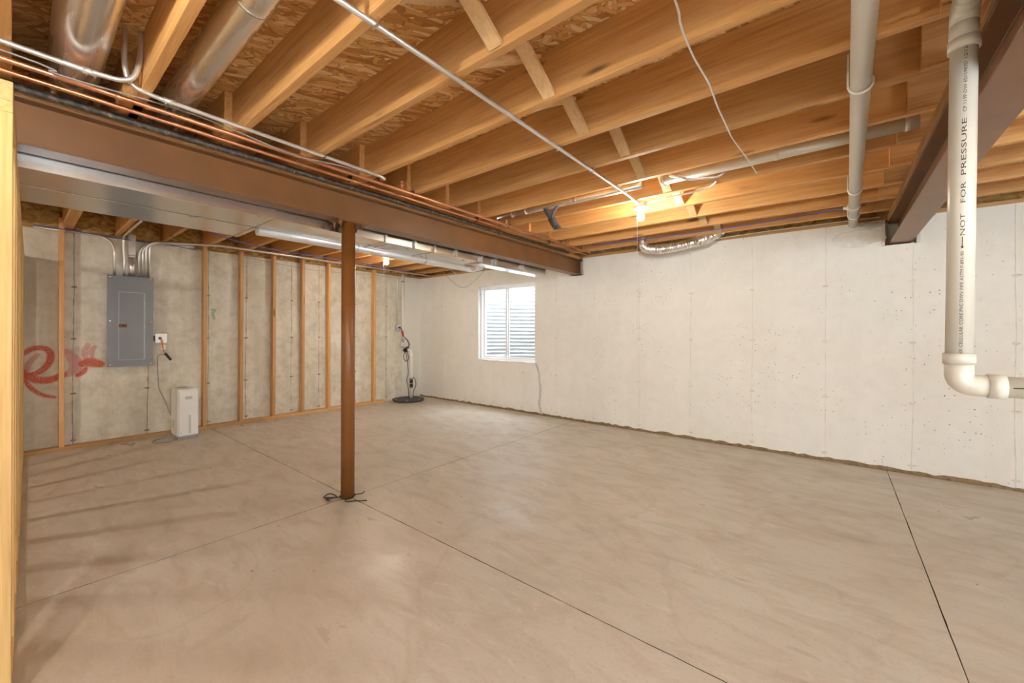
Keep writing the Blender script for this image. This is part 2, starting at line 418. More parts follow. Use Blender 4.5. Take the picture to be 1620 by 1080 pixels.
# patched crack below the window, plaster patch and pour line by the right beam
mb = MB(); pts = [(-3.515, .775), (-3.49, .70), (-3.462, .62), (-3.455, .52), (-3.425, .43), (-3.44, .30), (-3.45, .15), (-3.41, .013)]
L = [(x + random.uniform(-.006, .006), z, random.uniform(.014, .024)) for x, z in pts]; vs = []; fs = []
for x, z, w in L: vs += [(x - w, YB, z), (x - w * .5, YB - .006, z), (x + w * .5, YB - .006, z), (x + w, YB, z)]
for k in range(len(L) - 1):
    for e in range(3): a = k * 4 + e; fs.append((a, a + 1, a + 5, a + 4))
mb.add(vs, fs).build('crack_repair', 'grey_patch', wb)
def blob_patch(name, mat, cx, cz, rx, rz, th, seed, par=wb):
    rnd = random.Random(seed); n = 22; ring = [(math.cos(2 * PI * k / n) * rx * rnd.uniform(.86, 1.08), math.sin(2 * PI * k / n) * rz * rnd.uniform(.8, 1.1)) for k in range(n)]
    vs = [(cx + u, YB + .001, cz + w) for u, w in ring] + [(cx + u * .93, YB - th, cz + w * .9) for u, w in ring]
    return MB().add(vs, [(k, (k + 1) % n, n + (k + 1) % n, n + k) for k in range(n)] + [tuple(range(n, 2 * n))]).build(name, mat, par)
plain('wall_patch', (.84, .82, .76), .9, 0, .08, 20)
blob_patch('mortar_patch', 'wall_patch', .18, 2.13, .20, .085, .006, 3)
blob_patch('mortar_patch', 'grey_patch', .27, 2.235, .085, .03, .008, 5)
for k, px in enumerate(((-2.955, -2.93), (-2.73, -2.70), (.335, .36), (.56, .585))):
    MB().box(px[0], YB - .004, 2.03, px[1], YB + .01, ZW).build('mortar_patch', 'mortar', wb, bevel=.003)

rnd = random.Random(12); n = 220; vs = []; fs = []
for k in range(n + 1):
    x = XL + (XR - XL) * k / n; vs += [(x, YB - .003, -.013), (x, YB - .003, .026 + rnd.uniform(-.008, .012))]
for k in range(n): fs.append((2 * k, 2 * k + 2, 2 * k + 3, 2 * k + 1))
MB().add(vs, fs).build('unpainted_foot', 'dirt_gap', wb)

# graffiti sprayed on the bare concrete
G = [('red_spray', .058, [(.045, .99), (.074, 1.016), (.113, 1.051), (.161, 1.062), (.209, 1.049), (.24, 1.005), (.24, .946), (.221, .889), (.183, .832), (.14, .802), (.092, .794), (.06, .81)]),
     ('pink_spray', .05, [(.155, .992), (.113, .936), (.087, .88), (.077, .80)]),
     ('red_spray', .075, [(.05, .84), (.074, .795), (.113, .760), (.167, .733), (.221, .728), (.271, .745), (.327, .775)]),
     ('pink_spray', .085, [(.339, .77), (.385, .801), (.405, .869), (.39, .939), (.361, 1.001), (.325, 1.02)]),
     ('red_spray', .038, [(.06, .79), (.077, .734), (.103, .674), (.151, .611), (.205, .571), (.27, .548)]),
     ('pink_spray', .06, [(.414, .964), (.438, .902), (.444, .831), (.432, .77)]),
     ('red_spray', .045, [(.49, .83), (.47, .79), (.43, .762)]),
     ('red_spray', .10, [(.465, .882), (.504, .892), (.529, .895), (.554, .887), (.60, .870)]),
     ('pink_spray', .055, [(.492, .90), (.484, 1.005), (.505, 1.085)]),
     ('pink_spray', .05, [(.535, .96), (.533, 1.02), (.555, 1.06)]),
     ('green_spray', .035, [(1.612, 1.515), (1.645, 1.51), (1.62, 1.47), (1.635, 1.40)])]
def paint_skin(y0, y1, z0, z1, step, strokes):
    ny, nz = int((y1 - y0) / step), int((z1 - z0) / step); vs = []; fs = []; amt = {k: [] for k in ('red', 'pink', 'green')}
    segs = []
    for mt, w, p in strokes:
        P = spline([(0, y, z) for y, z in p], 4); n = len(P)
        for i in range(n - 1): segs.append((mt.split('_')[0], P[i], P[i + 1], w * .5 * (.75 + .4 * math.sin(PI * (i + .5) / n))))
    for i in range(ny + 1):
        for k in range(nz + 1):
            y, z = y0 + i * step, z0 + k * step; vs.append((XL + .0008, y, z)); q = {'red': 0, 'pink': 0, 'green': 0}
            for kind, a, b, hw in segs:
                if abs(y - a.y) > hw + .05 or abs(z - a.z) > hw + .05: continue
                dy, dz = b.y - a.y, b.z - a.z; L2 = dy * dy + dz * dz + 1e-9
                u = max(0, min(1, ((y - a.y) * dy + (z - a.z) * dz) / L2)); d = math.hypot(y - a.y - u * dy, z - a.z - u * dz)
                f = max(0, min(1, (hw * 1.12 - d) / (hw * .55))); q[kind] = max(q[kind], f * f * (3 - 2 * f))
            amt['red'].append(q['red'] * .95); amt['pink'].append(q['pink'] * .6); amt['green'].append(q['green'] * .6)
    for i in range(ny):
        for k in range(nz): a = i * (nz + 1) + k; fs.append((a, a + nz + 1, a + nz + 2, a + 1))
    me = bpy.data.meshes.new('spray_paint'); me.from_pydata(vs, [], fs); me.materials.append(M['grey_wall'])
    for nm, vals in amt.items():
        at = me.attributes.new(nm + '_paint', 'FLOAT', 'POINT'); at.data.foreach_set('value', vals)
    o = bpy.data.objects.new('spray_paint', me); COL.objects.link(o); attach(o, wl); return o
paint_skin(.04, .64, .50, 1.12, .006, G[:-1]); paint_skin(1.58, 1.68, 1.37, 1.54, .005, G[-1:])

# ------------------------------------------------------------------ ceiling: subfloor sheets, joists, bridging, sills, rims
ce = structure(MB().box(XL - .22, YF - .22, ZO + .02, XR + .22, YB + .22, ZO + .08).build('ceiling', 'groove'))
px = [XL - .2, -5.36, -4.13, -2.91, -1.69, -.47, .75, 1.97, 3.19, XR + .2]
for i in range(len(px) - 1):
    cuts = [YF - .2] + [y for y in ((-1.6, .84, 3.28) if i % 2 else (-2.8, -.36, 2.08, 4.52))] + [YB + .2]
    for a, b in zip(cuts[:-1], cuts[1:]):
        MB().box(px[i] + .0015, a + .0015, ZO, px[i + 1] - .0015, b - .0015, ZO + .02).build('subfloor_panel', 'osb', ce)
def board_mesh(x0, x1, name='joist'):
    rnd = random.Random(int(x0 * 1000)); mb = MB().box(x0, -.019, 0, x1, .019, ZO - ZJ)
    return mb.mesh(name, 'joist_wood')
def add_bevel(o, w=.002, seg=1):
    b = o.modifiers.new('bevel', 'BEVEL'); b.width = w; b.segments = seg; b.limit_method = 'ANGLE'
    return o
JF = [.392 + .398 * k for k in range(-9, 12)]          # far face of each joist
me_m = board_mesh(-2.96, .64); me_l = board_mesh(-6.40, -2.58); me_r = board_mesh(.272, XR + .15)
for f in JF:
    add_bevel(share(me_m, 'joist', ce, (0, f - .019, ZJ)))
    add_bevel(share(me_l, 'joist', ce, (0, f - .0575, ZJ)))
    add_bevel(share(me_r, 'joist', ce, (0, f - .0575, ZJ)))
add_bevel(share(me_l, 'joist', ce, (0, JF[9] - .0192, ZJ)))
# sill plates, rims, nailers on the beams
MB().box(XL - .2, YB + .02, ZW, XR + .2, YB + .16, ZJ).build('sill_plate', 'plate_wood_x', ce)
MB().box(XL - .17, YF - .2, ZW, XL - .03, YB + .02, ZJ).build('sill_plate', 'plate_wood_y', ce)
MB().box(XL - .2, YB + .13, ZJ, XR + .2, YB + .168, ZO).build('rim_joist', 'joist_wood', ce)
MB().box(XL - .20, YF - .2, ZJ, XL - .115, YB + .13, ZO).build('rim_joist', 'plate_wood_y', ce)
MB().box(XR, YF - .2, ZW + .3, XR + .2, YB + .2, ZO + .02).build('rim_joist', 'plate_wood_y', ce)
MB().box(XL, YF - .2, ZW + .3, XR, YF, ZO + .02).build('rim_joist', 'plate_wood_x', ce)
MB().box(-2.905, YF, 2.262, -2.785, YB + .1, ZJ).build('beam_nailer', 'plate_wood_y', ce, bevel=.002)
MB().box(.375, YF, 2.262, .54, YB + .1, ZJ).build('beam_nailer', 'plate_wood_y', ce, bevel=.002)
# cross bridging between the joists at mid-span, plus in the left bay
bm_a = MB().bar((0, 0, ZO - .012), (0, .36, ZJ + .014), .062, .019, (0, .5, 1)).mesh('bridging', 'bridging_wood')
bm_b = MB().bar((0, 0, ZJ + .014), (0, .36, ZO - .012), .062, .019, (0, -.5, 1)).mesh('bridging', 'bridging_wood')
offs = [0, .05, -.02, -.04, -.06, -.10, -.03, -.08, -.03, -.05, -.05, -.05]
for k, f in enumerate(JF[7:-1]):
    x = -1.0 + offs[k % 12]
    share(bm_a, 'bridging', ce, (x + .033, f, 0)); share(bm_b, 'bridging', ce, (x - .033 - .012, f, 0))
# fibreglass batts in the rim bays over the left wall, and a strip over the back wall
def batt(x0, y0, z0, x1, y1, z1, seed, face):
    rnd = random.Random(seed); nu, nv = 12, 7; vs = []; fs = []
    for i in range(nu + 1):
        for j in range(nv + 1):
            u, w = i / nu, j / nv; d = .03 * math.sin(PI * u) * math.sin(PI * w) + rnd.uniform(-.012, .012) if 0 < i < nu and 0 < j < nv else 0
            vs.append((x1 + d, y0 + (y1 - y0) * u, z0 + (z1 - z0) * w) if face == 'X' else (x0 + (x1 - x0) * u, y0 - d, z0 + (z1 - z0) * w))
    for i in range(nu):
        for j in range(nv): a = i * (nv + 1) + j; fs.append((a, a + nv + 1, a + nv + 2, a + 1))
    o = MB().add(vs, fs).build('insulation_batt', 'insulation', None, smooth=True)
    s_ = o.modifiers.new('solid', 'SOLIDIFY'); s_.thickness = .06; s_.offset = 1 if face != 'X' else -1
    attach(o, ce); return o
for k, f in enumerate(JF[8:-1]):
    batt(XL - .10, f - .036 if k != 1 else f + .001, ZJ + .004, XL - .055, f + .398 - .078, ZO - .01, k, 'X')
for k, (a, b) in enumerate(((-6.2, -4.6), (-4.6, -2.95), (-2.7, -1.2), (-1.0, .3), (.6, 2.2), (2.2, 4.1))):
    batt(a, YB + .075, ZJ + .002, b, YB + .10, ZO - .01, 30 + k, 'Y')

# ------------------------------------------------------------------ steel beams and column
def ibeam(name, x0, x1, z0, z1, y0, y1, label):
    xc = (x0 + x1) / 2; tf, tw = .011, .007
    poly = [(x0, z0), (x1, z0), (x1, z0 + tf), (xc + tw, z0 + tf), (xc + tw, z1 - tf), (x1, z1 - tf), (x1, z1), (x0, z1), (x0, z1 - tf), (xc - tw, z1 - tf), (xc - tw, z0 + tf), (x0, z0 + tf)]
    n = len(poly); vs = [(x, y0, z) for x, z in poly] + [(x, y1, z) for x, z in poly]
    o = MB().add(vs, [tuple(range(n)), tuple(reversed(range(n, 2 * n)))] + [(i, (i + 1) % n, n + (i + 1) % n, n + i) for i in range(n)]).build(name, 'steel_paint', bevel=.0025)
    return tag(o, label, 'steel beam')
ibeam('steel_beam', -2.9, -2.77, 2.05, 2.262, YF + .02, YB + .115, 'brown primed steel I-beam carried by the round column, above the rectangular duct')
ibeam('steel_beam', .387, .535, 2.05, 2.262, YF + .02, YB + .115, 'brown primed steel I-beam beside the white plastic pipes, resting in a notched pocket')
CX, CYY = -2.832, 1.568
col = thing('steel_column', 'round brown steel post standing on the concrete under the beam', 'column', (CX, CYY, 0))
MB().lathe((CX, CYY, 0), [(.0485, .0), (.0485, 2.041)], 32).build('post', 'column_paint', col, smooth=True)
tpl = MB().box(CX - .062, CYY - .115, 2.041, CX + .066, CYY + .115, 2.05).build('top_plate', 'rusty_steel', col, bevel=.001)
for sx_ in (-.042, .045):
    for sy_ in (-.085, .085):
        MB().lathe((CX + sx_, CYY + sy_, 2.0), [(.006, 0), (.006, .018), (.013, .0182), (.013, .03), (.016, .0302), (.016, .041)], 6).build('bolt', 'rusty_steel', tpl)
tie = thing('tie_wire', 'dark rusty wire twisted around the foot of the steel column', 'wire', (CX, CYY, 0))
rnd = random.Random(3)
loop = [(CX + .058 * math.cos(a), CYY + .058 * math.sin(a), .012 + .006 * math.sin(3 * a)) for a in [k * .35 for k in range(19)]]
MB().tube(spline(loop, 2), .004, 6).build('loop', 'wire_dark', tie, smooth=True)
MB().tube(spline([(CX - .02, CYY - .06, .012), (CX - .05, CYY - .12, .02), (CX - .10, CYY - .13, .014), (CX - .09, CYY - .09, .03), (CX - .03, CYY - .07, .016), (CX - .06, CYY - .13, .010), (CX - .005, CYY - .13, .009)]), .0045, 6).build('twist', 'wire_dark', tie, smooth=True)
MB().tube(spline([(CX + .05, CYY - .03, .012), (CX + .08, CYY - .06, .008), (CX + .12, CYY - .01, .006), (CX + .18, CYY + .05, .006)]), .004, 6).build('tail', 'wire_dark', tie, smooth=True)
MB().tube(spline([(CX + .03, CYY + .055, .012), (CX + .06, CYY + .085, .016), (CX + .06, CYY + .10, .03)]), .0035, 6).build('tail', 'wire_dark', tie, smooth=True)

# ------------------------------------------------------------------ stud framing against the left wall
fr = structure(thing('stud_frame', 'row of upright wood studs on a floor plate along the bare concrete wall', 'stud wall', (XL + .05, .3, 0)))
del fr['kind']
stud_me = MB().box(-.0445, -.019, .038, .0445, .019, 2.40).mesh('stud', 'stud_wood')
for k in (0, 3, 4, 5, 6, 7, 8, 9):
    o = share(stud_me, 'stud', fr, (XL + .0955 - .0445, .332 + .401 * k - .019, 0), (random.uniform(-.003, .003), random.uniform(-.002, .006), 0)); add_bevel(o, .003, 2)
for a, b in ((.068, 2.196), (2.2, 4.13)):
    MB().box(XL + .006, a, 0, XL + .0955, b, .038).build('bottom_plate', 'plate_wood_y', fr, bevel=.003)
# ------------------------------------------------------------------ partition at the left edge of the view
pa = thing('partition_frame', 'pale yellow open stud partition standing under the duct near the panel', 'stud wall', (-2.1, 0, 0))
def wall_y(x): return -.002 + (-2.1 - x) * .0165
ang = math.atan(-.0165)
ps_me = MB().box(-.019, -.0445, .038, .019, .0445, 1.945).mesh('stud', 'pale_stud_wood')
for k in range(11):
    x = -2.119 - .398 * k
    if x < -6.24: x = -6.24
    add_bevel(share(ps_me, 'stud', pa, (x, wall_y(x) - .0445, 0), (0, 0, ang)), .003, 2)
add_bevel(share(ps_me, 'stud', pa, (-6.225, wall_y(-6.225) - .0445, 0), (0, 0, ang)), .003, 2)
for z0, z1 in ((0, .038), (1.945, 1.983)):
    xa, xb = -2.1, -6.265
    MB().prism([(xa, wall_y(xa)), (xa, wall_y(xa) - .089), (xb, wall_y(xb) - .089), (xb, wall_y(xb))], z0, z1).build('plate', 'pale_plate_wood', pa, bevel=.002)
MB().prism([(-2.1, wall_y(-2.1)), (-2.1, wall_y(-2.1) - .089), (-2.76, wall_y(-2.76) - .089), (-2.76, wall_y(-2.76))], 1.983, 2.047).build('plate', 'pale_plate_wood', pa, bevel=.002)

# ------------------------------------------------------------------ windows with steel wells
def window(name, w, label):
    x0, x1, z0, z1 = w; y0, y1 = YB + .05, YB + .13; fw = .035
    mb = MB(); mb.box(x0, y0, z0, x0 + fw, y1, z1).box(x1 - fw, y0, z0, x1, y1, z1).box(x0 + fw, y0, z0, x1 - fw, y1, z0 + fw).box(x0 + fw, y0, z1 - fw, x1 - fw, y1, z1)
    wi = structure(mb.build(name, 'vinyl', bevel=.003))
    xm = x0 + (x1 - x0) * .47; sw = .03
    for (a, b, yy) in ((x0 + fw, xm + .03, y0 + .045), (xm - .012, x1 - fw, y0 + .012)):
        m2 = MB(); c, d = z0 + fw, z1 - fw
        m2.box(a, yy, c, a + sw, yy + .028, d).box(b - sw, yy, c, b, yy + .028, d).box(a + sw, yy, c, b - sw, yy + .028, c + sw).box(a + sw, yy, d - sw, b - sw, yy + .028, d)
        sa = m2.build('sash', 'vinyl', wi, bevel=.002)
        g = MB().box(a + sw - .003, yy + .012, c + sw - .003, b - sw + .003, yy + .016, d - sw + .003).build('pane', 'glass'); attach(g, sa)
    MB().box(xm + .005, y0 + .004, 1.38, xm + .018, y0 + .013, 1.44).build('latch', 'vinyl', wi)
    # rough white caulk bead around the opening
    rnd = random.Random(5); pts = []
    for a, b in (((x0, z0), (x1, z0)), ((x0, z0), (x0, z1))):
        line = [(a[0] + (b[0] - a[0]) * k / 24 , YB - .001, a[1] + (b[1] - a[1]) * k / 24) for k in range(25)]
        line = [(p[0] + rnd.uniform(-.005, .005), p[1], p[2] + rnd.uniform(-.006, .006)) for p in line]
        MB().tube(line, [rnd.uniform(.007, .016) for _ in line], 6).build('caulk_bead', 'vinyl', wi, smooth=True)
    return wi
window('window_1', W1, ''); window('added_window_2', W2, '')  # the second window is unseen, added for more daylight from the right
def added_window(name, w, side):
    u0, u1, z0, z1 = w; fw = .04; um = (u0 + u1) / 2
    def bx(m, a, b, c, d, q0, q1):
        return m.box(XR + q0, a, c, XR + q1, b, d) if side == 'X' else m.box(a, YF - q1, c, b, YF - q0, d)
    m = MB(); bx(m, u0, u0 + fw, z0, z1, .05, .13); bx(m, u1 - fw, u1, z0, z1, .05, .13); bx(m, u0 + fw, u1 - fw, z0, z0 + fw, .05, .13); bx(m, u0 + fw, u1 - fw, z1 - fw, z1, .05, .13); bx(m, um - .03, um + .03, z0 + fw, z1 - fw, .05, .13)
    wi = structure(m.build(name, 'vinyl', bevel=.003))
    for a, b in ((u0 + fw, um - .03), (um + .03, u1 - fw)):
        g = bx(MB(), a, b, z0 + fw, z1 - fw, .085, .09).build('pane', 'glass'); attach(g, wi)
added_window('added_window_3', W3, 'X'); added_window('added_window_4', W4, 'Y')  # unseen windows added in the right and front walls to brighten the room
def well(w, label):
    cx = (w[0] + w[1]) / 2; a, b = .80, .95; y0 = YB + .21; z0, z1 = .50, 2.42; per = .068
    nz = int((z1 - z0) / per) * 6; na = 28; vs = []; fs = []
    for i in range(nz + 1):
        z = z0 + (z1 - z0) * i / nz; d = .017 * math.cos(2 * PI * (z - z0) / per)
        for k in range(na + 1):
            th = PI * k / na; vs.append((cx + (a + d) * math.cos(th), y0 + (b + d) * math.sin(th), z))
    for i in range(nz):
        for k in range(na): q = i * (na + 1) + k; fs.append((q, q + 1, q + na + 2, q + na + 1))
    o = MB().add(vs, fs).build('window_well', 'well_steel', smooth=True)
    s_ = o.modifiers.new('solid', 'SOLIDIFY'); s_.thickness = .004; s_.offset = 1
    tag(o, label, 'window well')
    g = MB().prism([(cx + .81 * math.cos(PI * k / 20), y0 + .96 * math.sin(PI * k / 20)) for k in range(21)], .40, .52).build('gravel_bed', 'gravel'); attach(g, o)
    return o
well(W1, 'corrugated galvanized steel well outside the window near the sump pit')
well(W2, 'corrugated galvanized steel well outside the added unseen window past the right steel beam')  # well of the added window

# ------------------------------------------------------------------ ducts
td = thing('trunk_duct', 'long rectangular sheet metal trunk duct running under the joists beside the steel beam', 'duct', (-3.1, 1.0, 1.985))
zb, zt = 1.985, 2.22
for a, b, x0, x1 in ((YF + .05, .098 + 1.0, -3.25, -2.915), (1.10, 1.948, -3.25, -2.925), (1.952, 2.470, -3.25, -2.935), (2.474, 3.12, -3.25, -2.94), (3.122, 4.36, -3.10, -2.945)):
    MB().box(x0, a, zb if a < 3 else zb - .015, x1, b, zt).build('duct_section', 'duct_sheet', td, bevel=.002)
for y in (1.10, 1.95, 2.472, 3.121):
    MB().box(-3.252, y - .012, zb - .004, -2.92, y + .012, zb + .001).build('drive_cleat', 'duct_sheet', td)
for y in (1.10 - .09, 1.10 - .05, 1.95, 2.25, 2.472, 2.75, 3.121, 3.35, 3.85):
    MB().box(-2.94, y - .011, zb - .006, -2.912, y + .011, zt).build('slip_seam', 'duct_sheet', td, bevel=.001)
for x, y in ((-3.0, 1.65), (-3.12, 1.9), (-3.0, 2.2), (-3.18, 2.5), (-3.0, 2.9)):
    MB().bar((x, y, zb - .002), (x - .02, y + .05, zb - .002), .006, .004).build('sheet_screw', 'grey_wire', td)
rd = thing('return_duct', 'shorter sheet metal return duct alongside the trunk duct, above the electrical panel', 'duct', (-3.46, 0, 1.985))
MB().box(-3.68, YF + .05, zb + .002, -3.276, 1.098, zt).build('duct_section', 'duct_sheet', rd, bevel=.002)
MB().box(-3.685, 1.085, zb - .004, -3.262, 1.112, zb + .004).build('drive_cleat', 'duct_sheet', rd)
MB().bar((-3.3, .72, zb - .001), (-3.24, .78, zb - .001), .010, .004).build('sheet_screw', 'grey_wire', rd)
# register opening
rg_ = MB().box(-3.18, 2.0, zb - .004, -2.99, 2.13, zb - .001).build('cut_out', 'galv', td)
# round branch ducts in the joist bays
def round_duct(yc, zc, r, x0, x1, label, rings):
    d = thing('round_duct', label, 'duct', (x1, yc, zc))
    path = [(x0, yc, zc), (-2.62, yc, zc), (-2.95, yc, zc - .03), (-3.10, yc, zc - .10), (-3.14, yc, zt - .01)]
    MB().tube(bend(path, .15, 5), r, 36).build('duct_pipe', 'bright_duct', d, smooth=True)
    for x in rings:
        MB().tube([(x - .004, yc, zc), (x + .004, yc, zc)], r + .0035, 36).build('joint_ring', 'bright_duct', d, smooth=True)
    return d
round_duct(.170, 2.425, .084, 3.9, -2.9, 'wide shiny round metal duct in the joist bay nearest the partition', (-1.80, -.6, 1.2))
round_duct(.533, 2.428, .066, 3.9, -2.9, 'narrower shiny round metal duct in the joist bay past the looped conduit', (-1.62, -.4, 1.4))
# silvery vent pipe along the far edge of the trunk
plain('vent_metal', (.86, .87, .88), .38, .55, .03, 3)
vp = thing('vent_pipe', 'shiny thin round vent pipe slung along the far lower edge of the trunk duct', 'pipe', (-3.37, 2.2, 2.0))
MB().tube(bend([(-3.30, 1.118, 1.980), (-3.30, 3.24, 1.974), (-3.30, 3.36, 1.974), (-3.16, 3.36, 1.99)], .07), .040, 20).build('pipe_run', 'vent_metal', vp, smooth=True)
for y in (1.9, 2.65, 3.2):
    MB().tube([(-3.30, y - .006, 1.978), (-3.30, y + .006, 1.978)], .0425, 20).build('joint_ring', 'galv', vp, smooth=True)
# pipes in the joist bay crossing the lamp run
sp_ = thing('metal_pipe', 'slim galvanized pipe in a joist bay between copper lines and wood bridging', 'pipe', (-2.4, 2.97, 2.34))
MB().tube([(-2.56, 2.965, 2.352), (-1.13, 2.965, 2.348)], .025, 18).build('pipe_run', 'galv', sp_, smooth=True)
for x in (-2.38, -2.22, -1.7, -1.30): MB().tube([(x - .012, 2.965, 2.352), (x + .012, 2.965, 2.352)], .0275, 18).build('coupling', 'galv', sp_, smooth=True)
pp = thing('vent_pipe', 'pale translucent duct pipe in a joist bay ending at the right beam', 'pipe', (-.2, 2.97, 2.35))
plain('pale_duct', (.72, .69, .60), .35, .25, .08, 6)
MB().tube([(-.985, 2.965, 2.345), (.345, 2.965, 2.345)], .034, 22).build('pipe_run', 'pale_duct', pp, smooth=True)
for x in (-.97, -.28, .30): MB().tube([(x - .010, 2.965, 2.345), (x + .010, 2.965, 2.345)], .0365, 22).build('joint_ring', 'pale_duct', pp, smooth=True)
tp = thing('duct_tape_strip', 'dark strip of loose tape dangling from the slim galvanized pipe', 'tape', (-1.93, 2.95, 2.3))
for pts_, w_ in (([(-1.99, 2.945, 2.335), (-1.965, 2.94, 2.29), (-1.925, 2.94, 2.235)], .05), ([(-1.87, 2.945, 2.33), (-1.90, 2.94, 2.28), (-1.925, 2.938, 2.235)], .035), ([(-1.93, 2.938, 2.24), (-1.90, 2.93, 2.19), (-1.885, 2.94, 2.16), (-1.855, 2.935, 2.125)], .062)):
    P = spline(pts_, 5); mb = MB(); vs = []; fs = []
    for i, p in enumerate(P):
        tw = .45 + .15 * math.sin(i * .5); e = Vector((math.cos(tw), math.sin(tw), .25)) * w_ / 2; vs += [p - e, p + e]
    for i in range(len(P) - 1): fs.append((2 * i, 2 * i + 1, 2 * i + 3, 2 * i + 2))
    o = mb.add(vs, fs).build('strip', 'tape', tp, smooth=True); m_ = o.modifiers.new('solid', 'SOLIDIFY'); m_.thickness = .0012
# dryer vent elbow and flexible foil duct
dv = thing('flexible_duct', 'crinkled foil flexible duct with metal elbow above the white wall', 'duct', (-1.5, 4.6, 2.2))
ep = bend([(-1.745, 4.60, 2.47), (-1.745, 4.60, 2.215), (-1.585, 4.66, 2.195)], .10, 5)
MB().tube(ep, .052, 22).build('elbow', 'bright_duct', dv)
for i in (2, 4, 6): MB().tube([ep[i] - (ep[i + 1] - ep[i]).normalized() * .004, ep[i] + (ep[i + 1] - ep[i]).normalized() * .004], .0555, 22).build('elbow_seam', 'bright_duct', dv, smooth=True)
fp = spline([(-1.60, 4.657, 2.197), (-1.48, 4.68, 2.20), (-1.36, 4.70, 2.213), (-1.22, 4.74, 2.24), (-1.10, 4.82, 2.285), (-1.04, 4.92, 2.345), (-1.02, 5.03, 2.37)], 12)
rr = random.Random(2); frs = [.053 + .006 * math.sin(i * 2.4) + rr.uniform(-.003, .003) for i in range(len(fp))]
MB().tube(fp, frs, 22).build('foil_hose', 'bright_duct', dv)
MB().tube([Vector((-1.61, 4.655, 2.197)), Vector((-1.565, 4.665, 2.198))], .0575, 22).build('clamp_band', 'galv', dv, smooth=True)

# ------------------------------------------------------------------ pipes and conduits along the beam
def hanger(parent, x, y, z, r, mat='black_plastic', z1=ZJ, name='hanger'):
    mb = MB(); mb.tube([(x + (r + .002) * math.cos(a), y, z + (r + .002) * math.sin(a)) for a in [PI + PI * k / 8 for k in range(9)]], .0035, 6)
    mb.box(x - r - .0055, y - .008, z, x - r + .0015, y + .008, z1).box(x + r - .0015, y - .008, z, x + r + .0055, y + .008, z1)
    return mb.build(name, mat, parent)
c1 = thing('copper_pipe', 'copper water pipe with a drain valve, hung under the joists along the beam', 'pipe', (-2.5, 1, 2.28))
MB().tube([(-2.515, YF + .05, 2.283), (-2.50, 1.55, 2.283), (-2.49, 4.72, 2.283)], .0115, 14).build('pipe_run', 'copper', c1, smooth=True)
for y in (.47, 1.9, 3.05, 4.0): hanger(c1, -2.513 + .004 * y, y, 2.283, .0115)
MB().lathe((-2.50, 1.80, 2.292), [(.009, 0), (.009, .022), (.013, .024), (.013, .032), (.006, .036), (.006, .05), (.013, .052), (.013, .060)], 12).build('valve', 'copper', c1, smooth=True)
for y in (.30, .40, 1.72, 1.9, 2.6): MB().tube([(-2.506, y - .018, 2.283), (-2.506, y + .018, 2.283)], .0135, 14).build('coupling', 'copper', c1, smooth=True)
c2 = thing('copper_pipe', 'copper water pipe running close beside the black gas pipe', 'pipe', (-2.62, 1, 2.28))
MB().tube([(-2.625, YF + .05, 2.280), (-2.60, 1.55, 2.280), (-2.585, 4.80, 2.280)], .0105, 14).build('pipe_run', 'copper', c2, smooth=True)
for y in (.43, 1.45, 2.7, 3.9): hanger(c2, -2.617 + .007 * y, y, 2.280, .0105)
for y in (1.5, 1.62): MB().tube([(-2.601, y - .018, 2.280), (-2.60, y + .018, 2.280)], .0125, 14).build('coupling', 'copper', c2, smooth=True)
gp = thing('gas_pipe', 'mottled black iron gas pipe lying along the top edge of the beam', 'pipe', (-2.75, 1, 2.28))
MB().tube([(-2.757, YF + .05, 2.281), (-2.735, 2.0, 2.281), (-2.72, 4.55, 2.281)], .017, 16).build('pipe_run', 'iron', gp, smooth=True)
for y in (1.14, 2.62, 3.6): MB().tube([(-2.745 + .0205 * math.cos(a), y, 2.281 + .0205 * math.sin(a)) for a in [PI * .9 + PI * 1.2 * k / 10 for k in range(11)]], .003, 6).build('strap_hook', 'copper', gp, smooth=True)
for y in (3.2,): MB().tube([(-2.73, y - .03, 2.281), (-2.73, y + .03, 2.281)], .021, 16).build('coupling', 'iron', gp, smooth=True)
def conduit(name, label, cat, path, r, mat, rad=.05, n=10, straps=(), loc=None, coup=()):
    t_ = thing(name, label, cat, loc or path[0])
    MB().tube(bend(path, rad), r, n).build('tube', mat, t_, smooth=True)
    for p, d in coup:
        p, d = Vector(p), Vector(d).normalized(); MB().tube([p - d * .022, p + d * .022], r * 1.28, 12).build('coupling', mat, t_, smooth=True)
        for q in (-.012, .012): MB().lathe(p + d * q - Vector((0, 0, r * 1.28 + .007)), [(.004, 0), (.004, .009)], 8).build('set_screw', 'chrome', t_)
    for p, ax in straps:
        x, y, z = p; mb = MB()
        if ax == 'Y': mb.box(x - r - .002, y - .006, z - r - .002, x + r + .018, y + .006, z + r + .001)
        else: mb.box(x - .006, y - r - .002, z - r - .002, x + .006, y + r + .018, z + r + .001)
        mb.build('strap', 'chrome', t_, bevel=.001)
    return t_
conduit('conduit', 'silver conduit bending up through the subfloor beside the first ceiling duct', 'conduit',
        [(-2.40, YF + .05, 2.296), (-2.385, .20, 2.296), (-2.362, .322, 2.30), (-2.352, .345, 2.42), (-2.376, .347, 2.56)], .0105, 'emt', .06, 10, (), None, [((-2.385, .195, 2.296), (0, 1, 0))])
conduit('conduit', 'silver conduit dropping from the subfloor and running to a short cable end under the joists', 'conduit',
        [(-2.395, .300, 2.56), (-2.395, .296, 2.40), (-2.400, .312, 2.305), (-2.405, .40, 2.296), (-2.41, 1.56, 2.294), (-2.43, 1.615, 2.292), (-2.462, 1.60, 2.300)], .0105, 'emt', .05, 10, [((-2.41, 1.17, 2.295), 'Y')], None, [((-2.404, .45, 2.296), (0, 1, 0))])
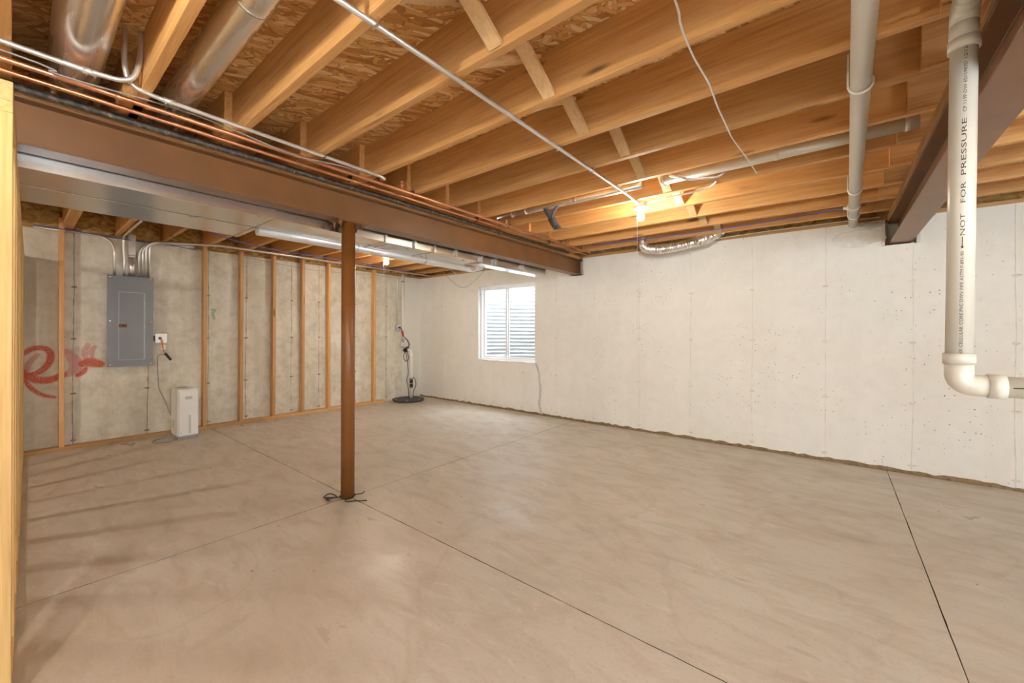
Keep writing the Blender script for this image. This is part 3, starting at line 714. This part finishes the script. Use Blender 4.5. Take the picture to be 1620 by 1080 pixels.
conduit('conduit', 'long straight silver conduit crossing under the joists to the lit ceiling lamp', 'conduit',
        [(-1.245, -.30, 2.297), (-1.24, 1.5, 2.297), (-1.243, 3.0, 2.297), (-1.247, 3.19, 2.282)], .0105, 'emt', .04, 10, [((-1.243, .78, 2.297), 'Y'), ((-1.243, 1.97, 2.297), 'Y'), ((-1.243, 2.36, 2.297), 'Y')])
conduit('thin_cable', 'thin brown cable sagging beside the copper pipes under the joists', 'cable',
        spline([(-2.45, YF + .1, 2.292), (-2.445, -.2, 2.292), (-2.465, .1, 2.276), (-2.46, .42, 2.296), (-2.45, .62, 2.294), (-2.46, .9, 2.272), (-2.47, 1.05, 2.268), (-2.44, 1.3, 2.285), (-2.43, 1.5, 2.292)], 4), .0035, 'grey_wire', .01, 6)
conduit('hanging_cable', 'pale thin wire stapled loosely across the underside of the joists', 'cable',
        spline([(-.39, .9, 2.300), (-.395, 1.308, 2.285), (-.412, 1.432, 2.285), (-.420, 1.618, 2.285), (-.414, 1.846, 2.285), (-.424, 2.026, 2.285), (-.428, 2.229, 2.285), (-.43, 2.442, 2.285), (-.412, 2.753, 2.285), (-.40, 3.029, 2.285), (-.398, 3.08, 2.30)], 5), .0038, 'white_wire', .01, 6)
conduit('flexible_cable', 'white cable running from the ceiling lamp along a joist underside', 'cable',
        spline([(-1.20, 3.228, 2.294), (-1.0, 3.219, 2.298), (-.80, 3.205, 2.297), (-.70, 3.17, 2.300), (-.65, 3.12, 2.312)], 5), .0075, 'emt', .01, 8)
conduit('metal_strap', 'short bent metal bracket under the pale translucent duct pipe', 'bracket',
        [(-.88, 2.80, 2.310), (-.78, 2.95, 2.300), (-.62, 3.0, 2.296), (-.57, 3.02, 2.33)], .008, 'galv', .02, 6)
conduit('blue_cable', 'blue cable tucked beneath the joists above the foil duct', 'cable',
        spline([(-2.3, 4.40, 2.300), (-1.494, 4.50, 2.299), (-.855, 4.53, 2.300), (-.369, 4.505, 2.303), (.2, 4.42, 2.303)], 4), .0045, 'blue_wire', .01, 6)
conduit('thin_cable', 'thin pale cable running along the top edge of the white wall', 'cable',
        spline([(-1.10, 4.945, 2.290), (-.625, 4.945, 2.302), (-.097, 4.94, 2.300), (.092, 4.94, 2.298), (.32, 4.94, 2.296)], 4), .004, 'white_wire', .01, 6)

# ------------------------------------------------------------------ white drain pipes at the right
dp = thing('drain_pipe', 'white plastic drain pipe hung level under the joists, entering the wall top', 'pipe', (.1, 3, 2.265))
R2 = .0345
def dx(y): return .058 + (y - .9) * .0195
MB().tube([(dx(YF + .1), YF + .1, 2.268), (dx(4.97), 4.975, 2.262)], R2, 28).build('pipe_run', 'pvc', dp, smooth=True)
for y in (2.19, 3.77, 4.57):
    mb = MB(); x = dx(y)
    mb.tube([(x + (R2 + .004) * math.cos(a), y, 2.265 + (R2 + .004) * math.sin(a)) for a in [PI + (PI + .5) * k / 14 for k in range(15)]], .006, 6)
    mb.box(x - R2 - .010, y - .011, 2.262, x - R2 - .003, y + .011, ZJ + .09)
    mb.build('pipe_hanger', 'white_pvc', dp, bevel=.001)
MB().tube([(dx(4.20), 4.20, 2.264), (dx(4.36), 4.36, 2.264)], R2 + .006, 28).build('coupling', 'pvc', dp, smooth=True)
MB().lathe((dx(4.28) - R2 - .012, 4.28, 2.264), [(.010, -.022), (.013, -.02), (.013, -.002), (.020, 0), (.020, .016)], 10, 'X').build('cleanout_plug', 'white_pvc', dp)
vp2 = thing('drain_pipe', 'upright white plastic drain pipe printed with black lettering, bending toward the right beam', 'pipe', (.311, 1.88, 1.07))
R3 = .0312
base = Vector((.309, 1.88, 1.16)); top = Vector((.3175, 1.88, 2.15))
MB().tube([base - Vector((0, 0, .02)), top], R3, 40).build('pipe_run', 'pvc', vp2, smooth=True)
MB().tube([base + Vector((0, 0, -.022)), base + Vector((0, 0, .012))], R3 + .0055, 40).build('coupling', 'pvc', vp2, smooth=True)
el = bend([base + Vector((0, 0, -.015)), Vector((.309, 1.88, 1.073)), Vector((.392, 1.88, 1.073))], .082, 10)
MB().tube(el, R3 + .0015, 40).build('elbow', 'pvc', vp2, smooth=True)
MB().tube([(.368, 1.88, 1.073), (.404, 1.88, 1.073)], R3 + .0058, 40).build('coupling', 'pvc', vp2, smooth=True)
MB().tube([(.39, 1.88, 1.073), (3.9, 1.88, 1.03)], R3, 40).build('pipe_run', 'pvc', vp2, smooth=True)
MB().tube([top + Vector((0, 0, -.022)), top + Vector((0, 0, .012))], R3 + .0055, 40).build('coupling', 'pvc', vp2, smooth=True)
MB().tube([top, top + Vector((0, 0, .06))], [R3 + .003, R3 + .002], 40).build('fitting', 'pvc', vp2, smooth=True)
tl = bend([top + Vector((0, 0, .03)), top + Vector((0, 0, .105)), top + Vector((-.002, -.10, .118))], .07, 10)
MB().tube(tl, R3 + .002, 40).build('elbow', 'pvc', vp2, smooth=True)
MB().tube([tl[-1] + Vector((0, .03, -.003)), tl[-1] + Vector((0, -.02, .001))], R3 + .0055, 40).build('coupling', 'pvc', vp2, smooth=True)
MB().tube([tl[-1], (tl[-1].x, -1.5, tl[-1].z + .003)], R3, 40).build('pipe_run', 'pvc', vp2, smooth=True)
# printed lettering wrapped round the pipe
def pipe_text(txt, z0, z1, height, ang0):
    cu = bpy.data.curves.new('lettering', 'FONT'); cu.body = txt; cu.size = 1.0; cu.resolution_u = 2
    tmp = bpy.data.objects.new('lettering', cu); COL.objects.link(tmp); bpy.context.view_layer.update()
    dg = bpy.context.evaluated_depsgraph_get(); me = bpy.data.meshes.new_from_object(tmp.evaluated_get(dg))
    bpy.data.objects.remove(tmp, do_unlink=True)
    bm = bmesh.new(); bm.from_mesh(me); bmesh.ops.triangulate(bm, faces=bm.faces)
    xs_ = [v.co.x for v in bm.verts]; a, b = min(xs_), max(xs_)
    for v in bm.verts:
        f = (v.co.x - a) / (b - a); z = z0 + (z1 - z0) * f; up = v.co.y * height / .70
        q = (z - base.z) / (top.z - base.z); cx_ = base.x + (top.x - base.x) * q
        th = ang0 - (up - height / 2) / R3        # glyph tops point to the viewer's left
        v.co = Vector((cx_ + (R3 + .0003) * math.cos(th), 1.88 + (R3 + .0003) * math.sin(th), z))
    bm.to_mesh(me); bm.free(); me.materials.append(M['print_ink'])
    o = bpy.data.objects.new('lettering', me); COL.objects.link(o); attach(o, vp2); return o
A0 = math.atan2(-1.88, -.31) + .10
zz = lambda y: 1.232 + (526.1 - y) * 1.267 * (1.0) / 634.0
pipe_text('SOEX CELLULAR CORE PVC DWV PIPE ASTM F-891-90', zz(566), zz(397), .0075, A0)
pipe_text('NOT', zz(372), zz(338), .0105, A0)
pipe_text('FOR', zz(321), zz(289), .0105, A0)
pipe_text('PRESSURE', zz(278), zz(190), .0105, A0)
pipe_text('CP 119P-DW ED/1983D', zz(180), zz(102), .0075, A0 + .03)
pipe_text('12/12/99', zz(97), zz(68), .0075, A0 + .03)
pipe_text('17', zz(63), zz(57), .0075, A0 + .03)
mb = MB(); vs = []
def pp_(th, z):
    q = (z - base.z) / (top.z - base.z); return (base.x + (top.x - base.x) * q + (R3 + .0004) * math.cos(th), 1.88 + (R3 + .0004) * math.sin(th), z)
vs = [pp_(A0 - .03, zz(388)), pp_(A0 + .03, zz(388)), pp_(A0 + .03, zz(374)), pp_(A0 - .03, zz(374))]
MB().add(vs, [(0, 1, 2, 3)]).build('lettering', 'print_ink', vp2)
MB().add([pp_(A0 + .09 * math.cos(a), zz(390) + .004 * math.sin(a)) for a in [2 * PI * k / 10 for k in range(10)]], [tuple(range(10))]).build('lettering', 'print_ink', vp2)
MB().bar((.413, 1.88 - R3 - .0003, 1.073), (.436, 1.88 - R3 - .0003, 1.074), .0008, .003).build('lettering', 'print_ink', vp2)

# ------------------------------------------------------------------ bare bulb lamps
def lamp(x, y, label, zs=None, bulb='bulb'):
    l = thing('ceiling_lamp', label, 'lamp', (x, y, 2.27))
    MB().lathe((x, y, 2.268), [(.050, 0), (.052, .004), (.052, .036), (.048, .040)], 8).build('junction_box', 'galv', l)
    MB().lathe((x, y, 2.236), [(.022, .0), (.030, .010), (.050, .018), (.055, .026), (.055, .034)], 24).build('lamp_holder', 'porcelain', l, smooth=True)
    bm = bmesh.new(); bmesh.ops.create_icosphere(bm, subdivisions=3, radius=R_BULB)
    for v in bm.verts:
        if v.co.z > .012: v.co.x *= 1 - .50 * (v.co.z - .012) / .018; v.co.y *= 1 - .50 * (v.co.z - .012) / .018; v.co.z *= 1.25
        v.co += Vector((x, y, 2.186))
    me = bpy.data.meshes.new('bulb'); bm.to_mesh(me); bm.free(); me.materials.append(M[bulb])
    for p in me.polygons: p.use_smooth = True
    b = bpy.data.objects.new('bulb', me); COL.objects.link(b); attach(b, l)
    MB().lathe((x, y, 2.212), [(.0135, 0), (.0135, .028)], 16).build('bulb_neck', 'white_wire', l, smooth=True)
    if zs:
        MB().tube([(x - .012, y - .030, 2.25), (x - .014, y - .036, 2.22), (x - .014, y - .036, zs)], .0016, 6).build('pull_cord', 'white_wire', l, smooth=True)
        MB().lathe((x - .014, y - .036, zs - .014), [(.002, 0), (.0045, .003), (.0045, .011), (.002, .015)], 8).build('cord_pull', 'white_wire', l, smooth=True)
    return l
lamp(-1.245, 3.236, 'lit bare bulb ceiling lamp at the end of the long straight conduit', 1.28, 'dim_bulb')
lamp(-4.765, 3.19, 'lit bare bulb ceiling lamp between the stud row and the trunk duct', 1.37, 'dim_bulb')
lamp(-1.245, -.42, 'lit bare bulb ceiling lamp at the other end of the straight conduit', 1.5, 'mid_bulb')
lamp(-4.6, -1.65, 'lit bare bulb ceiling lamp behind the open stud partition', 1.5)
lamp(1.95, .55, 'added unseen bare bulb ceiling lamp past the right steel beam, for extra light', 1.5)  # unseen lamp, added to brighten the room

# ------------------------------------------------------------------ electrical panel and its conduits
ep_ = thing('electrical_panel', 'grey steel breaker panel with closed door on the bare concrete wall', 'electrical panel', (XL, .83, .84))
MB().box(XL, .652, .855, XL + .085, 1.010, 1.842).build('cabinet', 'panel_grey', ep_, bevel=.002)
MB().box(XL + .085, .640, .838, XL + .090, 1.022, 1.853).build('cover', 'panel_grey', ep_, bevel=.0015)
dY0, dY1, dZ0, dZ1 = .737, .940, .918, 1.668
door = MB().box(XL + .090, dY0, dZ0, XL + .0945, dY1, dZ1).build('door', 'panel_grey', ep_, bevel=.002)
for a in ((dY0 - .007, dZ0 - .007, dY0, dZ1 + .007), (dY1, dZ0 - .007, dY1 + .012, dZ1 + .007), (dY0, dZ1, dY1, dZ1 + .008), (dY0, dZ0 - .008, dY1, dZ0)):
    MB().box(XL + .0895, a[0], a[1], XL + .0925, a[2], a[3]).build('door_frame', 'panel_edge', ep_, bevel=.001)
for z in (1.02, 1.29, 1.55): MB().tube([(XL + .095, dY1 + .005, z - .012), (XL + .095, dY1 + .005, z + .012)], .0045, 8).build('hinge', 'chrome', door)
MB().box(XL + .0935, dY0 - .004, 1.277, XL + .104, dY0 + .060, 1.313).build('latch', 'rusty_steel', door, bevel=.002)
MB().box(XL + .104, dY0 + .024, 1.286, XL + .106, dY0 + .038, 1.303).build('latch_slide', 'black_plastic', door)
for y in (.664, 1.003):
    for z in (.862, 1.345, 1.832): MB().lathe((XL + .089, y, z), [(.008, 0), (.008, .003), (.004, .005)], 10, 'X').build('screw', 'chrome', ep_)
cx0 = XL + .045
conduit('panel_conduit', 'slim conduit curving from the panel top toward the partition', 'conduit', [(cx0, .702, 1.84), (cx0, .702, 2.19), (XL - .006, .62, 2.282), (XL - .006, .12, 2.282)], .0105, 'emt', .09)
conduit('panel_conduit', 'slim conduit rising from the panel onto a joist underside', 'conduit', [(cx0, .779, 1.84), (cx0, .782, 2.06), (cx0 + .015, .772, 2.14), (cx0 + .02, .772, 2.285), (cx0 + .10, .772, 2.298), (-3.75, .772, 2.298)], .0095, 'emt', .05, 10, [((-5.9, .772, 2.298), 'X'), ((-4.7, .772, 2.298), 'X')])
pv = thing('service_conduit', 'thick galvanized service conduit with a pulling elbow above the panel', 'conduit', (cx0, .845, 1.84))
MB().tube([(cx0, .843, 1.84), (cx0, .843, 2.085)], .026, 18).build('tube', 'galv', pv, smooth=True)
MB().tube([(cx0, .843, 2.07), (cx0, .843, 2.10)], .031, 18).build('coupling', 'galv', pv, smooth=True)
MB().box(cx0 - .03, .812, 2.095, cx0 + .034, .874, 2.33).build('pulling_elbow', 'galv', pv, bevel=.010, seg=3)
MB().box(cx0 + .034, .818, 2.105, cx0 + .038, .868, 2.325).build('elbow_cover', 'emt', [c_ for c_ in pv.children if c_.name.startswith('pulling')][0], bevel=.006, seg=2)
MB().tube([(cx0 - .02, .843, 2.30), (XL - .13, .843, 2.36)], .027, 16).build('tube', 'galv', pv, smooth=True)
for k, (y, zc, yend) in enumerate(((.905, 2.25, 3.2), (.935, 2.272, 3.9), (.965, 2.300, 4.60), (.995, 2.325, 4.60))):
    nm = ('innermost', 'second', 'third', 'outermost')[k]
    xx = (cx0 + .006, cx0 + .012, -5.955, -5.925)[k]
    path = [(cx0, y, 1.84), (cx0, y, 2.17 + .02 * k), (cx0 + .05, y + .06, 2.262 + .004 * k), (xx, 1.62, 2.296), (xx, 4.93, 2.296)] if k > 1 else [(cx0, y, 1.84), (cx0, y, zc - .09), (cx0, y + .05, zc - .02), (xx - .03 + .012 * k, y + .33, zc + .012), (XL + .002 + .027 * k, 1.42, 2.288 + .006 * k)]
    conduit('panel_conduit', ('bundled conduit leaving the panel top closest to the thick service conduit', 'bundled conduit leaving the panel top, second from the thick service conduit',
            'long conduit running across the studs to the corner, lower of the pair', 'long conduit running across the studs to the corner, upper of the pair')[k], 'conduit', path, .0105, 'emt', .07, 10, [], None)
conduit('blue_cable', 'blue cable sagging under the joists behind the silver conduit pair', 'cable',
        spline([(-6.18, .12, 2.285), (-6.17, .40, 2.275), (-6.16, .62, 2.262), (-6.20, .80, 2.262), (-6.22, 1.0, 2.262), (-6.15, 1.15, 2.26), (-6.14, 1.42, 2.235)], 4), .005, 'blue_wire', .01, 6)
conduit('blue_cable', 'blue cable crossing the joist undersides above the stud row', 'cable',
        spline([(-4.9, 1.13, 2.300), (-5.35, 1.45, 2.302), (-5.65, 2.0, 2.301), (-5.70, 2.8, 2.300), (-5.72, 3.6, 2.300), (-5.70, 4.4, 2.298)], 5), .0055, 'blue_wire', .01, 6)
conduit('dark_cable', 'dark cable drooping along the concrete behind the studs', 'cable',
        spline([(XL + .003, 1.9, 2.262), (XL + .003, 2.45, 2.215), (XL + .003, 2.9, 2.19), (XL + .003, 3.4, 2.205), (XL + .003, 3.9, 2.235), (XL + .003, 4.3, 2.225)], 5), .0032, 'grey_wire', .01, 6)
conduit('hanging_wire', 'dark wire hanging in a loop below the duct end by the window', 'wire',
        spline([(-5.33, 4.705, 2.309), (-5.253, 4.63, 2.27), (-5.017, 4.6, 2.111), (-4.847, 4.6, 2.0), (-4.71, 4.6, 1.968), (-4.576, 4.6, 2.0), (-4.395, 4.6, 2.098), (-4.22, 4.62, 2.238), (-4.17, 4.70, 2.309)], 5), .0042, 'grey_wire', .01, 6)
conduit('hanging_wire', 'thin pale wire hanging in a lower loop close above the window', 'wire',
        spline([(-5.15, 4.72, 2.309), (-5.117, 4.8, 2.241), (-5.001, 4.8, 2.11), (-4.858, 4.8, 1.99), (-4.638, 4.8, 1.923), (-4.454, 4.8, 2.001), (-4.301, 4.8, 2.131), (-4.202, 4.8, 2.225), (-4.17, 4.72, 2.309)], 5), .0028, 'white_wire', .01, 6)

# ------------------------------------------------------------------ outlet and plug
ob = thing('outlet_box', 'surface mounted metal outlet box beside the breaker panel', 'outlet', (XL, 1.10, 1.15))
MB().box(XL, 1.052, 1.098, XL + .045, 1.150, 1.200).build('box', 'galv', ob, bevel=.004)
MB().box(XL + .045, 1.048, 1.094, XL + .049, 1.154, 1.204).build('cover_plate', 'emt', ob, bevel=.006)
for z in (1.125, 1.170): MB().box(XL + .049, 1.080, z - .016, XL + .053, 1.125, z + .016).build('receptacle', 'plastic_white', ob, bevel=.004)
MB().box(XL, 1.026, 1.120, XL + .05, 1.048, 1.180).build('nipple', 'rusty_steel', ob)
pc = thing('power_cord', 'orange plug adapter and grey cord hanging from the outlet box to the dehumidifier', 'cord', (XL + .06, 1.09, 1.14))
MB().box(XL + .052, 1.075, 1.138, XL + .085, 1.10, 1.165).build('plug', 'black_plastic', pc, bevel=.004)
MB().tube(spline([(XL + .075, 1.09, 1.15), (XL + .09, 1.10, 1.12), (XL + .09, 1.105, 1.08), (XL + .085, 1.11, 1.03), (XL + .08, 1.125, .99), (XL + .08, 1.135, .965)], 4), .0075, 8).build('orange_lead', 'orange_plastic', pc, smooth=True)
MB().box(XL + .086, 1.090, 1.015, XL + .089, 1.135, 1.072).build('paper_tag', 'plastic_white', pc)
MB().tube([(XL + .08, 1.13, .975), (XL + .085, 1.185, .89)], .014, 10).build('connector', 'black_plastic', pc, smooth=True)
MB().tube(spline([(XL + .085, 1.165, .92), (XL + .075, 1.12, .955), (XL + .05, 1.075, .945), (XL + .04, 1.07, .85), (XL + .045, 1.078, .62), (XL + .06, 1.085, .545), (XL + .12, 1.13, .40), (XL + .17, 1.16, .27), (XL + .195, 1.163, .235)], 5), .0055, 8).build('cord', 'grey_wire', pc, smooth=True)
MB().box(XL + .16, 1.150, .205, XL + .20, 1.166, .245).build('cord_end', 'plastic_white', pc, bevel=.004)
fc = MB().tube(spline([(-6.05, 1.16, .05), (-6.04, 1.10, .012), (-5.98, 1.02, .006), (-5.90, .97, .006), (-5.80, .99, .006), (-5.78, 1.08, .006), (-5.83, 1.14, .006), (-5.86, 1.19, .008)], 6), .005, 8).build('floor_cord', 'grey_wire', smooth=True)
tag(fc, 'dark cord looped on the floor at the foot of the dehumidifier', 'cord')
# ------------------------------------------------------------------ dehumidifier
dh = thing('dehumidifier', 'upright white plastic dehumidifier standing on the floor by the stud row', 'dehumidifier', (-5.93, 1.262, 0))
x0, x1, y0, y1 = -6.085, -5.775, 1.162, 1.362
def rrect(x0, x1, y0, y1, r, n=6):
    out = []
    for cx_, cy_, a0 in ((x1 - r, y1 - r, 0), (x0 + r, y1 - r, PI / 2), (x0 + r, y0 + r, PI), (x1 - r, y0 + r, 1.5 * PI)):
        out += [(cx_ + r * math.cos(a0 + PI / 2 * k / n), cy_ + r * math.sin(a0 + PI / 2 * k / n)) for k in range(n + 1)]
    return out
MB().prism(rrect(x0 + .008, x1 - .01, y0 + .008, y1 - .008, .02), .0, .035).build('base', 'plastic_grey', dh, bevel=.004)
MB().prism(rrect(x0, x1 - .012, y0, y1, .03), .033, .575).build('body', 'plastic_white', dh, bevel=.016, seg=4)
front = MB().box(x1 - .02, y0 + .014, .045, x1, y1 - .008, .56).build('front_cover', 'plastic_white', dh, bevel=.008, seg=3)
tank = MB().box(x1 - .004, y0 + .102, .06, x1 + .004, y1 - .012, .285).build('water_tank', 'plastic_white', dh, bevel=.003)
MB().box(x1 + .003, y0 + .104, .062, x1 + .0055, y0 + .122, .275).build('tank_groove_shade', 'plastic_painted_shade', tank, bevel=.002)  # grey strip paints the shadow in a white groove of the tank
MB().box(x1 - .002, y0 + .07, .455, x1 + .0015, y0 + .135, .492).build('handle_recess', 'plastic_painted_shade', front, bevel=.004)  # shade of the recess is put into its colour
MB().box(x1 - .001, y0 + .070, .487, x1 + .004, y0 + .135, .495).build('handle_lip', 'plastic_white', front, bevel=.002)
for k in range(7): MB().box(x0 + .05 + k * .018, y0 + .03, .573, x0 + .06 + k * .018, y0 + .13, .5785).build('top_grille_slat', 'plastic_grey', dh)
MB().box(x0 + .20, y0 + .14, .573, x0 + .28, y0 + .185, .5775).build('control_panel', 'plastic_white', dh, bevel=.003)
for k in range(6): MB().box(x0 + .10, y0 - .003, .12 + k * .016, x0 + .15, y0 + .002, .128 + k * .016).build('side_vent', 'plastic_grey', dh)
MB().lathe((x1 - .002, y0 + .035, .075), [(.006, 0), (.006, .004)], 10, 'X').build('foot_button', 'plastic_grey', dh)

# ------------------------------------------------------------------ sump pit
sl = thing('sump_pit', 'ragged dark round sump pit cover on the floor in the room corner', 'sump pit', (-5.985, 4.47, 0))
rnd = random.Random(8); n = 40
ring = [(-5.985 + (.275 + rnd.uniform(-.012, .012)) * math.cos(2 * PI * k / n), 4.47 + (.275 + rnd.uniform(-.012, .012)) * math.sin(2 * PI * k / n)) for k in range(n)]
MB().prism(ring, .012, .040).build('cover', 'lid', sl, bevel=.004)
cov = sl.children[0]
MB().lathe((-5.985, 4.47, 0), [(.262, 0), (.262, .016)], 32).build('basin_rim', 'black_plastic', sl)
for k in range(6): MB().lathe((-5.985 + .235 * math.cos(k * PI / 3 + .3), 4.47 + .235 * math.sin(k * PI / 3 + .3), .039), [(.011, 0), (.011, .004), (.006, .008)], 6).build('bolt', 'galv', cov)
sp = thing('sump_pipe', 'white plastic sump discharge pipe rising from the pit cover and up the corner', 'pipe', (-6.01, 4.55, .04))
MB().tube(bend([(-6.01, 4.55, .038), (-6.01, 4.55, .905), (-6.235, 4.525, .925)], .06, 8), .023, 18).build('riser', 'white_pvc', sp, smooth=True)
MB().tube([(-6.01, 4.55, .78), (-6.01, 4.55, .85)], .028, 18).build('coupling', 'white_pvc', sp, smooth=True)
MB().tube([(-6.237, 4.525, .86), (-6.237, 4.525, 2.30)], .023, 18).build('upper_pipe', 'white_pvc', sp, smooth=True)
for z in (2.17, .96): MB().tube([(-6.237, 4.525, z - .012), (-6.237, 4.525, z + .012)], .027, 18).build('pipe_clamp', 'grey_wire', sp, smooth=True)
MB().tube([(-6.01, 4.55, .22), (-6.01, 4.55, .40)], .030, 18).build('check_valve', 'black_plastic', sp, smooth=True)
cv = [c_ for c_ in sp.children if c_.name.startswith('check_valve')][0]
for z in (.235, .30, .385): MB().tube([(-6.01, 4.55, z - .008), (-6.01, 4.55, z + .008)], .0325, 18).build('hose_clamp', 'chrome', cv, smooth=True)
MB().tube([(-6.18, 4.53, .895), (-6.10, 4.54, .935)], .042, 14).build('coiled_cord', 'black_plastic', sp, smooth=True)
sb = thing('sump_outlet', 'small metal outlet box on conduit above the sump pit', 'outlet', (XL, 4.42, 1.32))
MB().box(XL, 4.385, 1.268, XL + .045, 4.475, 1.362).build('box', 'galv', sb, bevel=.004)
MB().box(XL + .045, 4.382, 1.265, XL + .049, 4.478, 1.365).build('cover_plate', 'emt', sb, bevel=.004)
MB().tube(bend([(XL + .02, 4.42, 1.36), (XL + .02, 4.42, 2.235), (XL + .02, 4.30, 2.262), (XL + .02, 4.05, 2.262)], .06), .0105, 10).build('conduit', 'emt', sb, smooth=True)
MB().box(XL + .049, 4.43, 1.305, XL + .075, 4.46, 1.335).build('receptacle', 'black_plastic', sb)
sc_ = thing('pump_cord', 'red plug and black pump cord dangling from the sump outlet', 'cord', (XL + .07, 4.46, 1.3))
MB().tube(spline([(XL + .07, 4.45, 1.315), (XL + .09, 4.475, 1.28), (XL + .09, 4.49, 1.235)], 4), .007, 8).build('lead', 'black_plastic', sc_, smooth=True)
MB().tube([(XL + .09, 4.485, 1.245), (XL + .09, 4.505, 1.155)], [.022, .016], 10).build('red_plug', 'red_plastic', sc_, smooth=True)
MB().box(XL + .07, 4.48, 1.05, XL + .105, 4.525, 1.115).build('float_plug', 'grey_wire', sc_, bevel=.006)
for k in range(2):
    MB().tube(spline([(XL + .09, 4.51, 1.16), (XL + .12, 4.57 + .02 * k, 1.08), (XL + .13, 4.60 + .015 * k, .99), (XL + .12, 4.56, .93), (XL + .15, 4.50, .88), (XL + .15, 4.47, .76), (XL + .17, 4.52 + .01 * k, .70), (XL + .17, 4.57, .77), (XL + .15, 4.54, .90)], 5), .0055, 6).build('cord', 'black_plastic', sc_, smooth=True)
MB().tube(spline([(XL + .18, 4.50, .90), (XL + .22, 4.50, .70), (XL + .24, 4.51, .50), (XL + .22, 4.49, .36), (XL + .25, 4.50, .24), (XL + .27, 4.50, .04)], 5), .006, 6).build('cord', 'black_plastic', sc_, smooth=True)
MB().tube(spline([(XL + .29, 4.57, .42), (XL + .33, 4.60, .36), (XL + .34, 4.60, .25), (XL + .31, 4.58, .18), (XL + .30, 4.57, .05)], 5), .006, 6).build('cord', 'black_plastic', sc_, smooth=True)
